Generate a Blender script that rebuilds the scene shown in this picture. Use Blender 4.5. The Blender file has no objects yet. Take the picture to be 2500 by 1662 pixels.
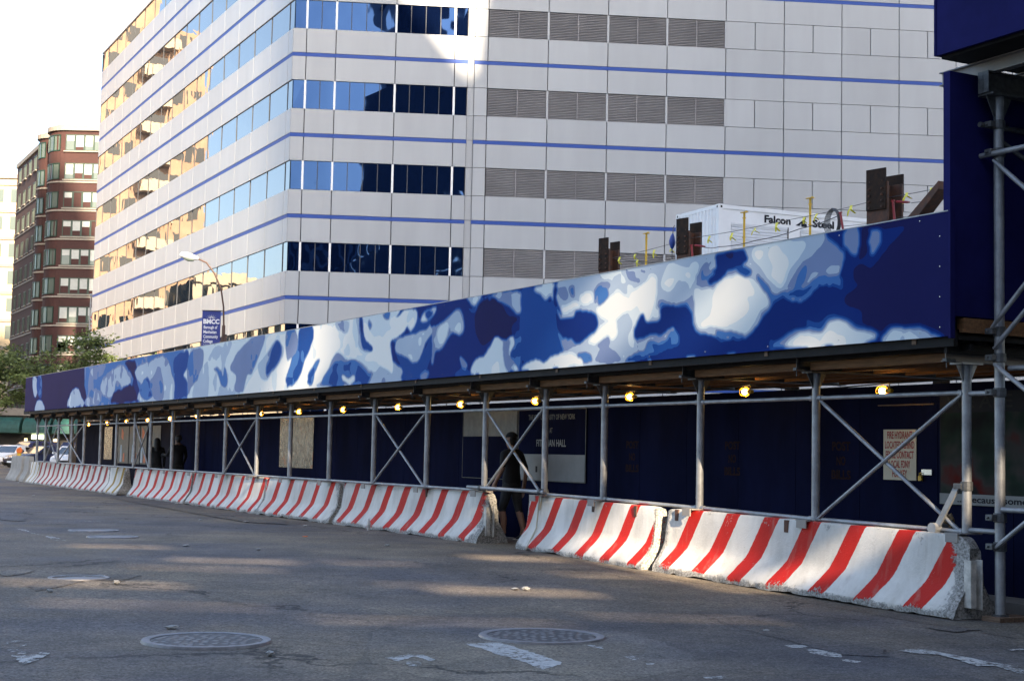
import bpy, bmesh, math, random
import numpy as np
from mathutils import Matrix, Vector, noise as mnoise
R = math.radians
rng = random.Random(7)
scene = bpy.context.scene
COL = scene.collection

# ---------------------------------------------------------------- camera
CAM_H, PITCH, ROLL = 1.4, R(4.334), R(1.201)
fw = Vector((0, math.cos(PITCH), math.sin(PITCH))); rx = Vector((1, 0, 0)); up = Vector((0, -math.sin(PITCH), math.cos(PITCH)))
CX = math.cos(ROLL)*rx + math.sin(ROLL)*up; CU = -math.sin(ROLL)*rx + math.cos(ROLL)*up
cam = bpy.data.cameras.new("camera"); camo = bpy.data.objects.new("camera", cam); COL.objects.link(camo)
camo.matrix_world = Matrix(((CX.x, CU.x, -fw.x, 0), (CX.y, CU.y, -fw.y, 0), (CX.z, CU.z, -fw.z, CAM_H), (0, 0, 0, 1)))
cam.sensor_width = 36; cam.lens = 3717/2500*36; cam.clip_start = 0.1; cam.clip_end = 3000
scene.camera = camo

# ---------------------------------------------------------------- light
SUN_AZ, SUN_EL = R(162), R(25)          # azimuth from the view direction (+Y) towards +X
world = bpy.data.worlds.new("World"); scene.world = world; world.use_nodes = True
wn = world.node_tree; bg = wn.nodes["Background"]
sky = wn.nodes.new("ShaderNodeTexSky"); sky.sky_type = 'NISHITA'; sky.sun_disc = False
sky.sun_elevation = SUN_EL; sky.sun_rotation = SUN_AZ
sky.air_density = 0.85; sky.dust_density = 2.2; sky.ozone_density = 0.3
wn.links.new(sky.outputs[0], bg.inputs[0]); bg.inputs[1].default_value = 0.125
sl = bpy.data.lights.new("sun", 'SUN'); sl.energy = 5.0; sl.angle = R(0.53); sl.color = (1.0, 0.80, 0.56)
so = bpy.data.objects.new("sun", sl); COL.objects.link(so)
sdir = Vector((math.sin(SUN_AZ)*math.cos(SUN_EL), math.cos(SUN_AZ)*math.cos(SUN_EL), math.sin(SUN_EL)))
so.rotation_euler = sdir.to_track_quat('Z', 'Y').to_euler(); so.location = sdir*200
scene.view_settings.view_transform = 'Standard'; scene.view_settings.look = 'None'
scene.view_settings.exposure = 2.1; scene.view_settings.gamma = 1.0
try:
    scene.cycles.max_bounces = 7; scene.cycles.diffuse_bounces = 4; scene.cycles.glossy_bounces = 4
    scene.cycles.transparent_max_bounces = 12; scene.cycles.sample_clamp_indirect = 6
    scene.cycles.caustics_reflective = False; scene.cycles.caustics_refractive = False
except Exception:
    pass

# ---------------------------------------------------------------- helpers
AZS = R(-28.2)
SV = Vector((math.sin(AZS), math.cos(AZS), 0)); NV = Vector((math.cos(AZS), -math.sin(AZS), 0))
def F(s, n, z): return SV*s + NV*n + Vector((0, 0, z))        # street frame: s along the kerb, n towards the site
def W(x, y, z): return Vector((x, y, z))
def frame(o, az):                                              # generic frame: u along azimuth, v to its right
    a = R(az); u = Vector((math.sin(a), math.cos(a), 0)); v = Vector((math.cos(a), -math.sin(a), 0)); o = Vector(o)
    return lambda p, q, z: o + u*p + v*q + Vector((0, 0, z))
def smooth(a, b, x):
    t = min(1, max(0, (x-a)/(b-a))); return t*t*(3-2*t)
def gz(x, y):
    s = x*SV.x + y*SV.y
    return -0.1*smooth(20, 11, s) if s < 20 else 0.0
def gzs(s): return -0.1*smooth(-20, -11, -s)
def gz(x, y): return gzs(x*SV.x + y*SV.y)

class MB:
    def __init__(self, fr=W): self.v = []; self.f = []; self.m = []; self.fr = fr
    def add(self, vs, fs, m=0):
        b = len(self.v); self.v += [self.fr(*p) for p in vs]
        self.f += [tuple(b+i for i in f) for f in fs]; self.m += [m]*len(fs)
    def addw(self, vs, fs, m=0):
        b = len(self.v); self.v += [Vector(p) for p in vs]
        self.f += [tuple(b+i for i in f) for f in fs]; self.m += [m]*len(fs)
    def box(self, a0, a1, b0, b1, c0, c1, m=0):
        self.add([(a, b, c) for a in (a0, a1) for b in (b0, b1) for c in (c0, c1)],
                 [(0, 1, 3, 2), (4, 6, 7, 5), (0, 4, 5, 1), (2, 3, 7, 6), (0, 2, 6, 4), (1, 5, 7, 3)], m)
    def tube(self, p0, p1, r, k=10, m=0, r2=None):
        A, B = self.fr(*p0), self.fr(*p1); self.tubew(A, B, r, k, m, r2)
    def tubew(self, A, B, r, k=10, m=0, r2=None):
        A, B = Vector(A), Vector(B); r2 = r if r2 is None else r2; d = (B-A).normalized()
        x = d.orthogonal().normalized(); y = d.cross(x); vs = []
        for P, q in ((A, r), (B, r2)):
            vs += [P + (x*math.cos(2*math.pi*i/k) + y*math.sin(2*math.pi*i/k))*q for i in range(k)]
        fs = [(i, (i+1) % k, k+(i+1) % k, k+i) for i in range(k)] + [tuple(range(k))[::-1], tuple(range(k, 2*k))]
        self.addw(vs, fs, m)
    def path(self, pts, r, k=8, m=0):
        P = [self.fr(*p) for p in pts]; vs = []; n = len(P); x = None
        for i in range(n):
            d = (P[min(i+1, n-1)]-P[max(i-1, 0)]).normalized()
            x = d.orthogonal().normalized() if x is None else (x - d*x.dot(d)).normalized()
            y = d.cross(x); rr = r[i] if isinstance(r, (list, tuple)) else r
            vs += [P[i] + (x*math.cos(2*math.pi*j/k)+y*math.sin(2*math.pi*j/k))*rr for j in range(k)]
        fs = [(i*k+j, i*k+(j+1) % k, (i+1)*k+(j+1) % k, (i+1)*k+j) for i in range(n-1) for j in range(k)]
        fs += [tuple(range(k))[::-1], tuple(range((n-1)*k, n*k))]
        self.addw(vs, fs, m)
    def prism(self, poly, c0, c1, m=0, order=(0, 1, 2)):       # poly in two axes, extruded along the third
        n = len(poly); vs = []
        for c in (c0, c1):
            for a, b in poly:
                q = [0, 0, 0]; q[order[0]] = a; q[order[1]] = b; q[order[2]] = c; vs.append(tuple(q))
        self.add(vs, [tuple(range(n))[::-1], tuple(range(n, 2*n))] + [(i, (i+1) % n, n+(i+1) % n, n+i) for i in range(n)], m)
    def lathe(self, prof, c, k=16, m=0):                       # prof [(r, z)] about a vertical axis at c
        vs = []; n = len(prof)
        for r, z in prof:
            vs += [(c[0]+r*math.cos(2*math.pi*j/k), c[1]+r*math.sin(2*math.pi*j/k), c[2]+z) for j in range(k)]
        self.add(vs, [(i*k+j, i*k+(j+1) % k, (i+1)*k+(j+1) % k, (i+1)*k+j) for i in range(n-1) for j in range(k)]
                 + [tuple(range(k))[::-1], tuple(range((n-1)*k, n*k))], m)

PM = {}                                                        # parent matrices
def build(name, mb, mats, parent=None, smooth_f=False, loc=None, recalc=True, bevel=0):
    mats = mats if isinstance(mats, (list, tuple)) else [mats]
    if parent is not None: inv = PM[parent.name].inverted()
    else:
        loc = Vector(loc) if loc is not None else Vector((0, 0, 0)); inv = Matrix.Translation(-loc)
    me = bpy.data.meshes.new(name); me.from_pydata([inv @ v for v in mb.v], [], mb.f)
    for mt in mats: me.materials.append(mt)
    me.polygons.foreach_set("material_index", mb.m)
    if recalc or bevel:
        b = bmesh.new(); b.from_mesh(me)
        if recalc: bmesh.ops.recalc_face_normals(b, faces=b.faces)
        if bevel:
            es = [e for e in b.edges if len(e.link_faces) == 2 and e.calc_face_angle(0) > 0.6]
            bmesh.ops.bevel(b, geom=es, offset=bevel, segments=1, affect='EDGES', clamp_overlap=True)
        b.to_mesh(me); b.free()
    if smooth_f:
        me.polygons.foreach_set("use_smooth", [True]*len(me.polygons))
        me.set_sharp_from_angle(angle=R(40))
    o = bpy.data.objects.new(name, me); COL.objects.link(o)
    if parent is not None: o.parent = parent; PM[o.name] = PM[parent.name]
    else: o.location = loc; PM[o.name] = Matrix.Translation(loc)
    return o
def tag(o, label=None, cat=None, group=None, kind=None):
    if label: o['label'] = label
    if cat: o['category'] = cat
    if group: o['group'] = group
    if kind: o['kind'] = kind
    return o
def thing(name, label, cat, loc, rz=0, group=None):
    o = bpy.data.objects.new(name, None); COL.objects.link(o); o.location = loc; o.rotation_euler = (0, 0, rz)
    o.empty_display_size = .2
    PM[o.name] = Matrix.Translation(Vector(loc)) @ Matrix.Rotation(rz, 4, 'Z')
    return tag(o, label, cat, group)
def dup(o, loc=None, rz=None, label=None, parent=None):
    c = o.copy(); COL.objects.link(c)
    if parent is not None: c.parent = parent
    if loc is not None: c.location = loc
    if rz is not None: c.rotation_euler = (0, 0, rz)
    if label: c['label'] = label
    PM[c.name] = Matrix.Translation(c.location) @ Matrix.Rotation(c.rotation_euler.z, 4, 'Z')
    for ch in list(o.children): dup(ch, parent=c)
    return c
ORD = "first second third fourth fifth sixth seventh eighth ninth tenth eleventh twelfth thirteenth fourteenth fifteenth sixteenth seventeenth eighteenth nineteenth twentieth".split()

_tc = {}
def text_geo(s, size=1.0, bold=0.0, spacing=1.0):
    key = (s, size, bold, spacing)
    if key in _tc: return _tc[key]
    cu = bpy.data.curves.new("lettering", 'FONT'); cu.body = s; cu.size = size; cu.align_x = 'CENTER'; cu.align_y = 'CENTER'
    cu.offset = bold; cu.space_character = spacing; cu.resolution_u = 3; cu.space_line = .9
    o = bpy.data.objects.new("lettering", cu); COL.objects.link(o)
    dg = bpy.context.evaluated_depsgraph_get(); me = bpy.data.meshes.new_from_object(o.evaluated_get(dg))
    vs = [tuple(v.co[:2]) for v in me.vertices]; fs = [tuple(p.vertices) for p in me.polygons]
    bpy.data.objects.remove(o); bpy.data.curves.remove(cu); bpy.data.meshes.remove(me)
    _tc[key] = (vs, fs); return vs, fs
def text(mb, s, size, pos, bold=0.0, sx=1.0, m=0, spacing=1.0, width=None):
    """pos(u, v) -> coordinates in mb's frame; width rescales the line to that width"""
    vs, fs = text_geo(s, size, bold, spacing)
    if width and vs:
        w = max(v[0] for v in vs)-min(v[0] for v in vs); sx = width/w
    mb.add([pos(u*sx, v) for u, v in vs], fs, m)

# ---------------------------------------------------------------- materials
def nodes_of(name):
    m = bpy.data.materials.new(name); m.use_nodes = True; nt = m.node_tree; return m, nt, nt.nodes["Principled BSDF"]
def N(nt, t, **kw):
    n = nt.nodes.new(t)
    for k, v in kw.items():
        if hasattr(n, k): setattr(n, k, v)
        else: n.inputs[k].default_value = v
    return n
def rgb(c): return (c[0], c[1], c[2], 1)
def noise_n(nt, scale, detail=4, rough=.6, coord='Object', stretch=None):
    tc = N(nt, "ShaderNodeTexCoord"); n = N(nt, "ShaderNodeTexNoise"); n.inputs["Scale"].default_value = scale
    n.inputs["Detail"].default_value = detail; n.inputs["Roughness"].default_value = rough
    if stretch:
        mp = N(nt, "ShaderNodeMapping"); mp.inputs["Scale"].default_value = stretch
        nt.links.new(tc.outputs[coord], mp.inputs[0]); nt.links.new(mp.outputs[0], n.inputs["Vector"])
    else: nt.links.new(tc.outputs[coord], n.inputs["Vector"])
    return n
def ramp(nt, src, stops, interp='LINEAR'):
    r = N(nt, "ShaderNodeValToRGB"); r.color_ramp.interpolation = interp; e = r.color_ramp.elements
    e[0].position, e[0].color = stops[0][0], rgb(stops[0][1]) if not isinstance(stops[0][1], (int, float)) else (stops[0][1],)*3+(1,)
    e[1].position, e[1].color = stops[1][0], rgb(stops[1][1]) if not isinstance(stops[1][1], (int, float)) else (stops[1][1],)*3+(1,)
    for p, c in stops[2:]:
        q = e.new(p); q.color = rgb(c) if not isinstance(c, (int, float)) else (c,)*3+(1,)
    nt.links.new(src, r.inputs[0]); return r
def mix(nt, fac, a, b, mode='MIX'):
    x = N(nt, "ShaderNodeMix", data_type='RGBA', blend_type=mode)
    for sock, val in ((x.inputs[0], fac), (x.inputs[6], a), (x.inputs[7], b)):
        if isinstance(val, (int, float)): sock.default_value = val
        elif isinstance(val, (tuple, list)): sock.default_value = rgb(val)
        else: nt.links.new(val, sock)
    return x.outputs[2]
def math_n(nt, op, a, b=0.0, c=0.0):
    x = N(nt, "ShaderNodeMath", operation=op)
    for i, v in enumerate((a, b, c)):
        if isinstance(v, (int, float)): x.inputs[i].default_value = v
        else: nt.links.new(v, x.inputs[i])
    return x.outputs[0]
def bump(nt, bs, h, strength=.3, dist=.01):
    b = N(nt, "ShaderNodeBump"); b.inputs["Strength"].default_value = strength; b.inputs["Distance"].default_value = dist
    nt.links.new(h, b.inputs["Height"]); nt.links.new(b.outputs[0], bs.inputs["Normal"]); return b
def mat(name, col, rough=.6, metal=0.0, vary=.15, scale=3.0, bmp=0.0, bscale=40, spec=.5, stretch=None, col2=None, cut=None, coord='Object'):
    m, nt, bs = nodes_of(name); bs.inputs["Roughness"].default_value = rough; bs.inputs["Metallic"].default_value = metal
    bs.inputs["Specular IOR Level"].default_value = spec
    n = noise_n(nt, scale, 5, .65, coord, stretch)
    c2 = col2 if col2 else tuple(min(1, c*(1+vary)) for c in col); c1 = col if col2 else tuple(c*(1-vary) for c in col)
    st = [(.35, c1), (.65, c2)] if not cut else [(cut-.04, c1), (cut+.04, c2)]
    r = ramp(nt, n.outputs["Fac"], st); nt.links.new(r.outputs[0], bs.inputs["Base Color"])
    if bmp:
        b = noise_n(nt, bscale, 5, .6, coord); bump(nt, bs, b.outputs["Fac"], .6, bmp)
    return m
def emit(name, col, st):
    m, nt, bs = nodes_of(name); bs.inputs["Base Color"].default_value = rgb(col)
    bs.inputs["Emission Color"].default_value = rgb(col); bs.inputs["Emission Strength"].default_value = st; return m
def glass_mat(name, col, ior=1.8, rough=.02, wave=.02, wscale=.5, tint=(1, 1, 1), stretch=None):
    m, nt, bs = nodes_of(name); bs.inputs["Base Color"].default_value = rgb(col); bs.inputs["Roughness"].default_value = rough
    bs.inputs["IOR"].default_value = ior; bs.inputs["Specular Tint"].default_value = rgb(tint)
    if wave:
        n = noise_n(nt, wscale, 2, .5, 'Object', stretch); bump(nt, bs, n.outputs["Fac"], 1.0, wave)
    return m

def asphalt(name, base, mark=0.0):
    m, nt, bs = nodes_of(name)
    big = noise_n(nt, .16, 5, .62); mid = noise_n(nt, .9, 6, .65, stretch=(1, 1, 1)); fine = noise_n(nt, 42, 4, .75); agg = N(nt, "ShaderNodeTexVoronoi"); agg.inputs["Scale"].default_value = 90
    tc = N(nt, "ShaderNodeTexCoord"); nt.links.new(tc.outputs["Object"], agg.inputs["Vector"])
    warm = tuple(c*f for c, f in zip(base, (1.32, 1.20, 1.0))); cool = tuple(c*f for c, f in zip(base, (.72, .74, .86)))
    c = ramp(nt, big.outputs["Fac"], [(.40, cool), (.58, warm)]).outputs[0]
    c = mix(nt, .55, c, ramp(nt, mid.outputs["Fac"], [(.3, .24), (.7, .74)]).outputs[0], 'OVERLAY')
    c = mix(nt, .85, c, ramp(nt, fine.outputs["Fac"], [(.34, .10), (.66, .88)]).outputs[0], 'OVERLAY')
    gr = noise_n(nt, 13, 5, .78); c = mix(nt, .75, c, ramp(nt, gr.outputs["Fac"], [(.32, .25), (.68, .75)]).outputs[0], 'OVERLAY')
    # pale aggregate specks and hairline cracks
    sp = ramp(nt, agg.outputs["Color"], [(.90, 0.0), (.94, 1.0)]).outputs[0]
    c = mix(nt, math_n(nt, 'MULTIPLY', sp, .6), c, (.36, .33, .28))
    wv = N(nt, "ShaderNodeTexVoronoi", feature='DISTANCE_TO_EDGE'); wv.inputs["Scale"].default_value = .33
    wob = noise_n(nt, 1.1, 5, .7); vm = N(nt, "ShaderNodeVectorMath", operation='MULTIPLY_ADD'); vm.inputs[1].default_value = (1.6, 1.6, 0)
    nt.links.new(wob.outputs["Color"], vm.inputs[0]); nt.links.new(tc.outputs["Object"], vm.inputs[2]); nt.links.new(vm.outputs[0], wv.inputs["Vector"])
    gate = noise_n(nt, .35, 2, .5)
    ck = math_n(nt, 'MULTIPLY', ramp(nt, wv.outputs["Distance"], [(.004, 1.0), (.012, 0.0)]).outputs[0], ramp(nt, gate.outputs["Fac"], [(.5, 0.0), (.58, 1.0)]).outputs[0])
    c = mix(nt, math_n(nt, 'MULTIPLY', ck, .75), c, (.012, .012, .012))
    # oil-dark drips
    st = noise_n(nt, .5, 4, .6, stretch=(1.6, .7, 1)); so_ = ramp(nt, st.outputs["Fac"], [(.56, 0.0), (.72, 1.0)]).outputs[0]
    c = mix(nt, math_n(nt, 'MULTIPLY', so_, .45), c, tuple(b*.45 for b in base))
    nt.links.new(c, bs.inputs["Base Color"]); bs.inputs["Roughness"].default_value = .82; bs.inputs["Specular IOR Level"].default_value = .35
    hb = math_n(nt, 'ADD', fine.outputs["Fac"], math_n(nt, 'MULTIPLY', mid.outputs["Fac"], .6))
    hb = math_n(nt, 'SUBTRACT', hb, math_n(nt, 'MULTIPLY', ck, 1.5)); bump(nt, bs, hb, .7, .012)
    return m

def matte(m, k=.88):
    """turn most of a Principled surface into plain diffuse so it keeps its colour at grazing angles"""
    nt = m.node_tree; bs = nt.nodes["Principled BSDF"]; out = nt.nodes["Material Output"]; df = N(nt, "ShaderNodeBsdfDiffuse"); mx = N(nt, "ShaderNodeMixShader"); mx.inputs[0].default_value = k
    nt.links.new(bs.inputs["Base Color"].links[0].from_socket, df.inputs[0]); nt.links.new(bs.outputs[0], mx.inputs[1]); nt.links.new(df.outputs[0], mx.inputs[2]); nt.links.new(mx.outputs[0], out.inputs[0]); return m
M = {}
M['asphalt'] = asphalt("asphalt", (.162, .146, .127)); M['tar'] = asphalt("tar_patch", (.130, .120, .110)); M['pale_patch'] = asphalt("pale_patch", (.172, .160, .145))
M['sidewalk'] = mat("sidewalk_concrete", (.2, .19, .175), .85, vary=.2, scale=2, bmp=.004)
M['galv'] = mat("galvanised_pipe", (.30, .31, .325), .48, .35, vary=.22, scale=6, bmp=.0008, bscale=80, spec=.4)
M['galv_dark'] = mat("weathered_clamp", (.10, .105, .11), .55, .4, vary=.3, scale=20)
M['steel_beam'] = mat("grey_beam", (.22, .22, .225), .6, .2, vary=.3, scale=3, col2=(.30, .27, .24))
M['timber'] = mat("timber", (.19, .095, .04), .75, vary=.3, scale=6, stretch=(.6, 6, 6), bmp=.002, bscale=30)
M['timber_old'] = mat("weathered_plank", (.16, .105, .07), .85, vary=.35, scale=8, stretch=(.6, 5, 5), bmp=.003)
M['deck'] = mat("dark_steel_deck", (.014, .014, .015), .7, .2, spec=.2, vary=.3, scale=4)
M['navy'] = matte(mat("navy_plywood", (.0055, .0075, .030), .7, spec=.15, vary=.3, scale=1.5, stretch=(1, 1, .35), bmp=.0015, bscale=25), .8)
M['blue_ply'] = matte(mat("blue_plywood", (.014, .015, .095), .6, spec=.2, vary=.2, scale=1.2, bmp=.001, bscale=20), .8)
M['black_gap'] = mat("dark_joint", (.03, .032, .036), .7)
M['rubber'] = mat("black_rubber", (.02, .02, .02), .7)
M['white_paint'] = mat("white_paint", (.72, .73, .74), .45, vary=.06, scale=3)
M['rust'] = mat("rusty_steel", (.055, .035, .028), .8, .1, vary=.4, scale=7, bmp=.003, col2=(.13, .055, .03))
M['rust_dark'] = mat("primed_steel", (.018, .0135, .011), .75, .1, vary=.35, scale=9, bmp=.002, spec=.2, col2=(.042, .022, .013))
M['yellow_paint'] = mat("yellow_paint", (.72, .44, .03), .45, vary=.12, scale=8)
M['yellow_tape'] = mat("yellow_ribbon", (.78, .68, .05), .5, vary=.1)
M['red_paint'] = mat("red_paint", (.26, .010, .014), .5, vary=.15)
M['cable'] = mat("wire_rope", (.10, .10, .105), .5, .5)
M['blue_nylon'] = mat("blue_nylon", (.02, .06, .3), .5)
M['chrome'] = mat("bright_metal", (.6, .6, .6), .25, .9, vary=.05)
M['cream'] = mat("cream_sign_face", (.52, .47, .35), .5, vary=.08)
M['sign_red'] = mat("sign_red", (.30, .010, .008), .5)
M['dull_red'] = mat("stencil_red", (.016, .004, .006), .7, vary=.5, scale=30, spec=.1)
M['pale_grey'] = mat("pale_grey_print", (.20, .21, .215), .5, vary=.1)
M['dim_grey'] = mat("grey_print", (.085, .09, .09), .5, vary=.3, scale=6)
M['shade_grey'] = mat('shaded_print', (.032, .034, .035), .7, spec=.15)
M['ink'] = mat("dark_print", (.012, .013, .02), .6, spec=.15)

# ================================================================ GROUND
def ground_grid(name, xs, ys, m, dz=0.0, keep=None):
    mb = MB(); nx, ny = len(xs), len(ys)
    mb.v = [Vector((x, y, gz(x, y)+dz)) for y in ys for x in xs]
    mb.f = [(j*nx+i, j*nx+i+1, (j+1)*nx+i+1, (j+1)*nx+i) for j in range(ny-1) for i in range(nx-1)]
    mb.m = [0]*len(mb.f); return build(name, mb, m, recalc=False)
xs = sorted(set([-900, -500, -300, -200, -150] + list(range(-100, -30, 10)) + [x*.75-30 for x in range(0, 70)] + list(range(24, 100, 10)) + [150, 300, 500, 900]))
ys = sorted(set([-400, -200, -100, -60, -30, -10] + [y*.75 for y in range(0, 60)] + list(range(46, 100, 6)) + [120, 150, 200, 300, 600, 1200]))
tag(ground_grid("road", xs, ys, M['asphalt']), kind='structure')

def sheet(name, pts, m, lift, kind='structure', fr=None, jag=0.0, sub=1, seed=1):
    """irregular flat sheet on the road; pts are ground (x, y)"""
    r = random.Random(seed); P = []
    n = len(pts)
    for i in range(n):
        a, b = Vector((*pts[i], 0)), Vector((*pts[(i+1) % n], 0))
        for k in range(sub):
            q = a.lerp(b, k/sub); P.append((q.x+r.uniform(-jag, jag), q.y+r.uniform(-jag, jag)))
    mb = MB(); mb.addw([(x, y, gz(x, y)+lift) for x, y in P], [tuple(range(len(P)))])
    b = build(name, mb, m, recalc=False); me = b.data
    bm = bmesh.new(); bm.from_mesh(me); bmesh.ops.triangulate(bm, faces=bm.faces)
    for f in bm.faces:
        if f.normal.z < 0: f.normal_flip()
    bm.to_mesh(me); bm.free()
    return tag(b, kind=kind)

# sidewalk under the shed (flush with the road here) and far pavement
mb = MB(F); mb.box(10.0, 62, 11.95, 16, -.3, .012)
tag(build("sidewalk", mb, M['sidewalk']), kind='structure')
mb = MB(); mb.box(-62, -36, 137.5, 160, -.2, .14); tag(build("pavement", mb, M['sidewalk']), kind='structure')

# worn paint: one sheet each, worn through by a noise mask
def paint_mat():
    m, nt, bs = nodes_of("worn_road_paint"); n = noise_n(nt, 16, 7, .75, stretch=(1, 1, 1)); n2 = noise_n(nt, 1.8, 3, .6)
    f = math_n(nt, 'ADD', math_n(nt, 'MULTIPLY', n.outputs["Fac"], .75), math_n(nt, 'MULTIPLY', n2.outputs["Fac"], .35))
    a = ramp(nt, f, [(.515, 0.0), (.55, 1.0)]).outputs[0]
    cn = noise_n(nt, 30, 4, .6); c = ramp(nt, cn.outputs["Fac"], [(.3, (.36, .355, .34)), (.7, (.60, .59, .565))]).outputs[0]
    nt.links.new(c, bs.inputs["Base Color"]); bs.inputs["Roughness"].default_value = .75
    tr = N(nt, "ShaderNodeBsdfTransparent"); mx = N(nt, "ShaderNodeMixShader"); out = nt.nodes["Material Output"]
    nt.links.new(a, mx.inputs[0]); nt.links.new(tr.outputs[0], mx.inputs[1]); nt.links.new(bs.outputs[0], mx.inputs[2]); nt.links.new(mx.outputs[0], out.inputs[0])
    return m
M['road_paint'] = paint_mat()
M['gutter'] = asphalt('dusty_gutter', (.135, .122, .102))
GUT = [tuple(F(a_, b_, 0)[:2]) for a_, b_ in [(9.5, 10.3), (12, 10.45), (15, 10.6), (18, 10.5), (22, 10.65), (22, 11.7), (9.5, 11.7)]]
PATCHES = [('gutter', GUT),
('tar', [(-0.95, 14.01), (0.25, 14.82), (1.85, 15.02), (2.5, 13.53), (2.99, 12.17), (3.27, 11.23), (3.46, 10.29), (3.08, 9.15), (-0.99, 8.65), (-1.08, 11.44), (-1.14, 12.85)]),
('pale_patch', [(-1.14, 12.85), (-0.84, 13.44), (-0.31, 13.77), (0.16, 13.93), (0.6, 13.8), (1.01, 13.32), (1.29, 12.59), (1.44, 11.85), (1.4, 11.27), (1.04, 10.7), (0.59, 10.22), (-0.09, 9.98), (-0.65, 10.55), (-0.97, 11.01)]),
('tar', [(-4.9, 15.74), (-5.02, 16.91), (-4.5, 17.38), (-4.1, 17.2), (-4.16, 16.6), (-4.53, 16.5), (-4.61, 15.82), (-4.68, 15.32)]),
('pale_patch', [(-5.62, 17.03), (-5.66, 17.41), (-5.39, 17.49), (-5.35, 17.04), (-5.47, 16.7)]),
('tar', [(1.87, 15.17), (2.41, 14.5), (2.61, 13.55), (3.05, 12.41), (2.97, 12.0), (2.64, 12.04), (2.31, 13.05), (1.99, 14.25)]),
('tar', [(3.83, 14.2), (4.17, 14.33), (4.33, 14.09), (4.02, 13.81)]),
('pale_patch', [(-11.08, 33.4), (-10.37, 32.02), (-9.38, 29.72), (-8.99, 28.54), (-9.2, 28.43), (-9.55, 28.8)]),
('tar', [(-11.5, 46.18), (-7.7, 37.53), (-5.51, 33.34), (-4.45, 30.76), (-4.22, 29.24), (-5.16, 29.86), (-7.34, 34.46), (-11.09, 42.51)])]
MARKS = [[(-0.33, 12.23), (-0.05, 12.37), (0.13, 11.96), (0.27, 11.65), (0.42, 11.23), (0.35, 11.02), (0.26, 10.86), (0.12, 11.28), (-0.03, 11.56), (-0.2, 11.99), (-0.28, 12.11)],
[(-0.88, 11.31), (-0.73, 11.51), (-0.61, 11.51), (-0.5, 11.24), (-0.55, 11.19), (-0.67, 11.42), (-0.74, 11.2), (-0.78, 11.12)],
[(-0.72, 11.11), (-0.62, 11.13), (-0.59, 10.95), (-0.67, 10.87)],
[(0.64, 12.3), (0.78, 12.37), (0.76, 12.1), (0.7, 12.18)],
[(0.9, 11.67), (0.97, 11.72), (1.01, 11.53), (0.98, 11.45), (0.93, 11.56)],
[(1.04, 11.31), (1.1, 11.32), (1.08, 11.24), (1.03, 11.23)],
[(2.27, 12.58), (2.43, 12.64), (2.47, 12.53), (2.37, 12.43), (2.3, 12.43)],
[(2.41, 12.32), (2.49, 12.36), (2.64, 12.13), (2.59, 11.89), (2.51, 11.91), (2.4, 12.06)],
[(2.55, 11.76), (2.61, 11.77), (2.7, 11.64), (2.62, 11.58), (2.56, 11.66)],
[(3.16, 12.4), (3.38, 12.54), (3.44, 12.43), (3.73, 11.75), (3.83, 11.61), (3.87, 11.5), (3.75, 11.16), (3.72, 11.23), (3.68, 11.59), (3.53, 11.53), (3.48, 11.95), (3.43, 12.19), (3.27, 12.2)],
[(4.1, 12.6), (4.29, 12.74), (4.25, 12.62), (4.13, 12.54)],
[(1.37, 10.64), (1.5, 10.73), (1.53, 10.67), (1.43, 10.54), (1.38, 10.55)],
[(-3.82, 11.71), (-3.75, 11.85), (-3.6, 11.63), (-3.59, 11.43), (-3.61, 11.35)],
[(-3.66, 11.34), (-3.55, 11.36), (-3.41, 11.01), (-3.37, 11.2), (-3.29, 11.21), (-3.27, 10.77), (-3.31, 10.59), (-3.45, 10.85)],
[(-8.31, 25.89), (-8.09, 25.65), (-7.37, 24.17), (-7.06, 23.76), (-6.57, 22.92), (-6.69, 22.72), (-7.16, 23.72), (-7.69, 24.69)],
[(-5.02, 16.91), (-4.74, 17.15), (-4.47, 17.16), (-4.44, 16.94), (-4.87, 16.78)],
[(-8.92, 28.68), (-7.98, 28.92), (-7.12, 29.13), (-7.88, 28.55), (-8.82, 28.36)]]

for i, P_ in enumerate(PATCHES): sheet("road", P_[1], M[P_[0]], .003+.0012*i, jag=.03, sub=5, seed=i)
M['faint_paint'] = paint_mat(); M['faint_paint'].node_tree.nodes['Color Ramp'].color_ramp.elements[0].position = .55; M['faint_paint'].node_tree.nodes['Color Ramp'].color_ramp.elements[1].position = .62
for i, P_ in enumerate(MARKS): sheet("road_marking", P_, M['faint_paint'] if i >= 12 else M['road_paint'], .009, jag=.012, sub=8, seed=i+40)

# manhole covers
def iron_mat():
    m, nt, bs = nodes_of("cast_iron"); tc = N(nt, "ShaderNodeTexCoord"); v = N(nt, "ShaderNodeTexVoronoi"); v.inputs["Scale"].default_value = 13
    v.inputs["Randomness"].default_value = .55; nt.links.new(tc.outputs["Object"], v.inputs["Vector"])
    h = ramp(nt, v.outputs["Distance"], [(.28, 1.0), (.42, 0.0)]).outputs[0]; n = noise_n(nt, 14, 4, .6)
    c = mix(nt, h, (.05, .048, .05), (.22, .212, .215)); c = mix(nt, .35, c, ramp(nt, n.outputs["Fac"], [(.3, .3), (.7, .7)]).outputs[0], 'OVERLAY')
    nt.links.new(c, bs.inputs["Base Color"]); bs.inputs["Roughness"].default_value = .55; bs.inputs["Metallic"].default_value = .3
    bump(nt, bs, h, 1.0, .012); return m
M['iron'] = iron_mat(); M['iron_rim'] = mat("worn_iron_rim", (.22, .215, .225), .5, .35, vary=.25, scale=9)
M['iron_pale'] = mat("polished_cover", (.17, .17, .18), .45, .3, vary=.2, scale=6)
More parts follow.
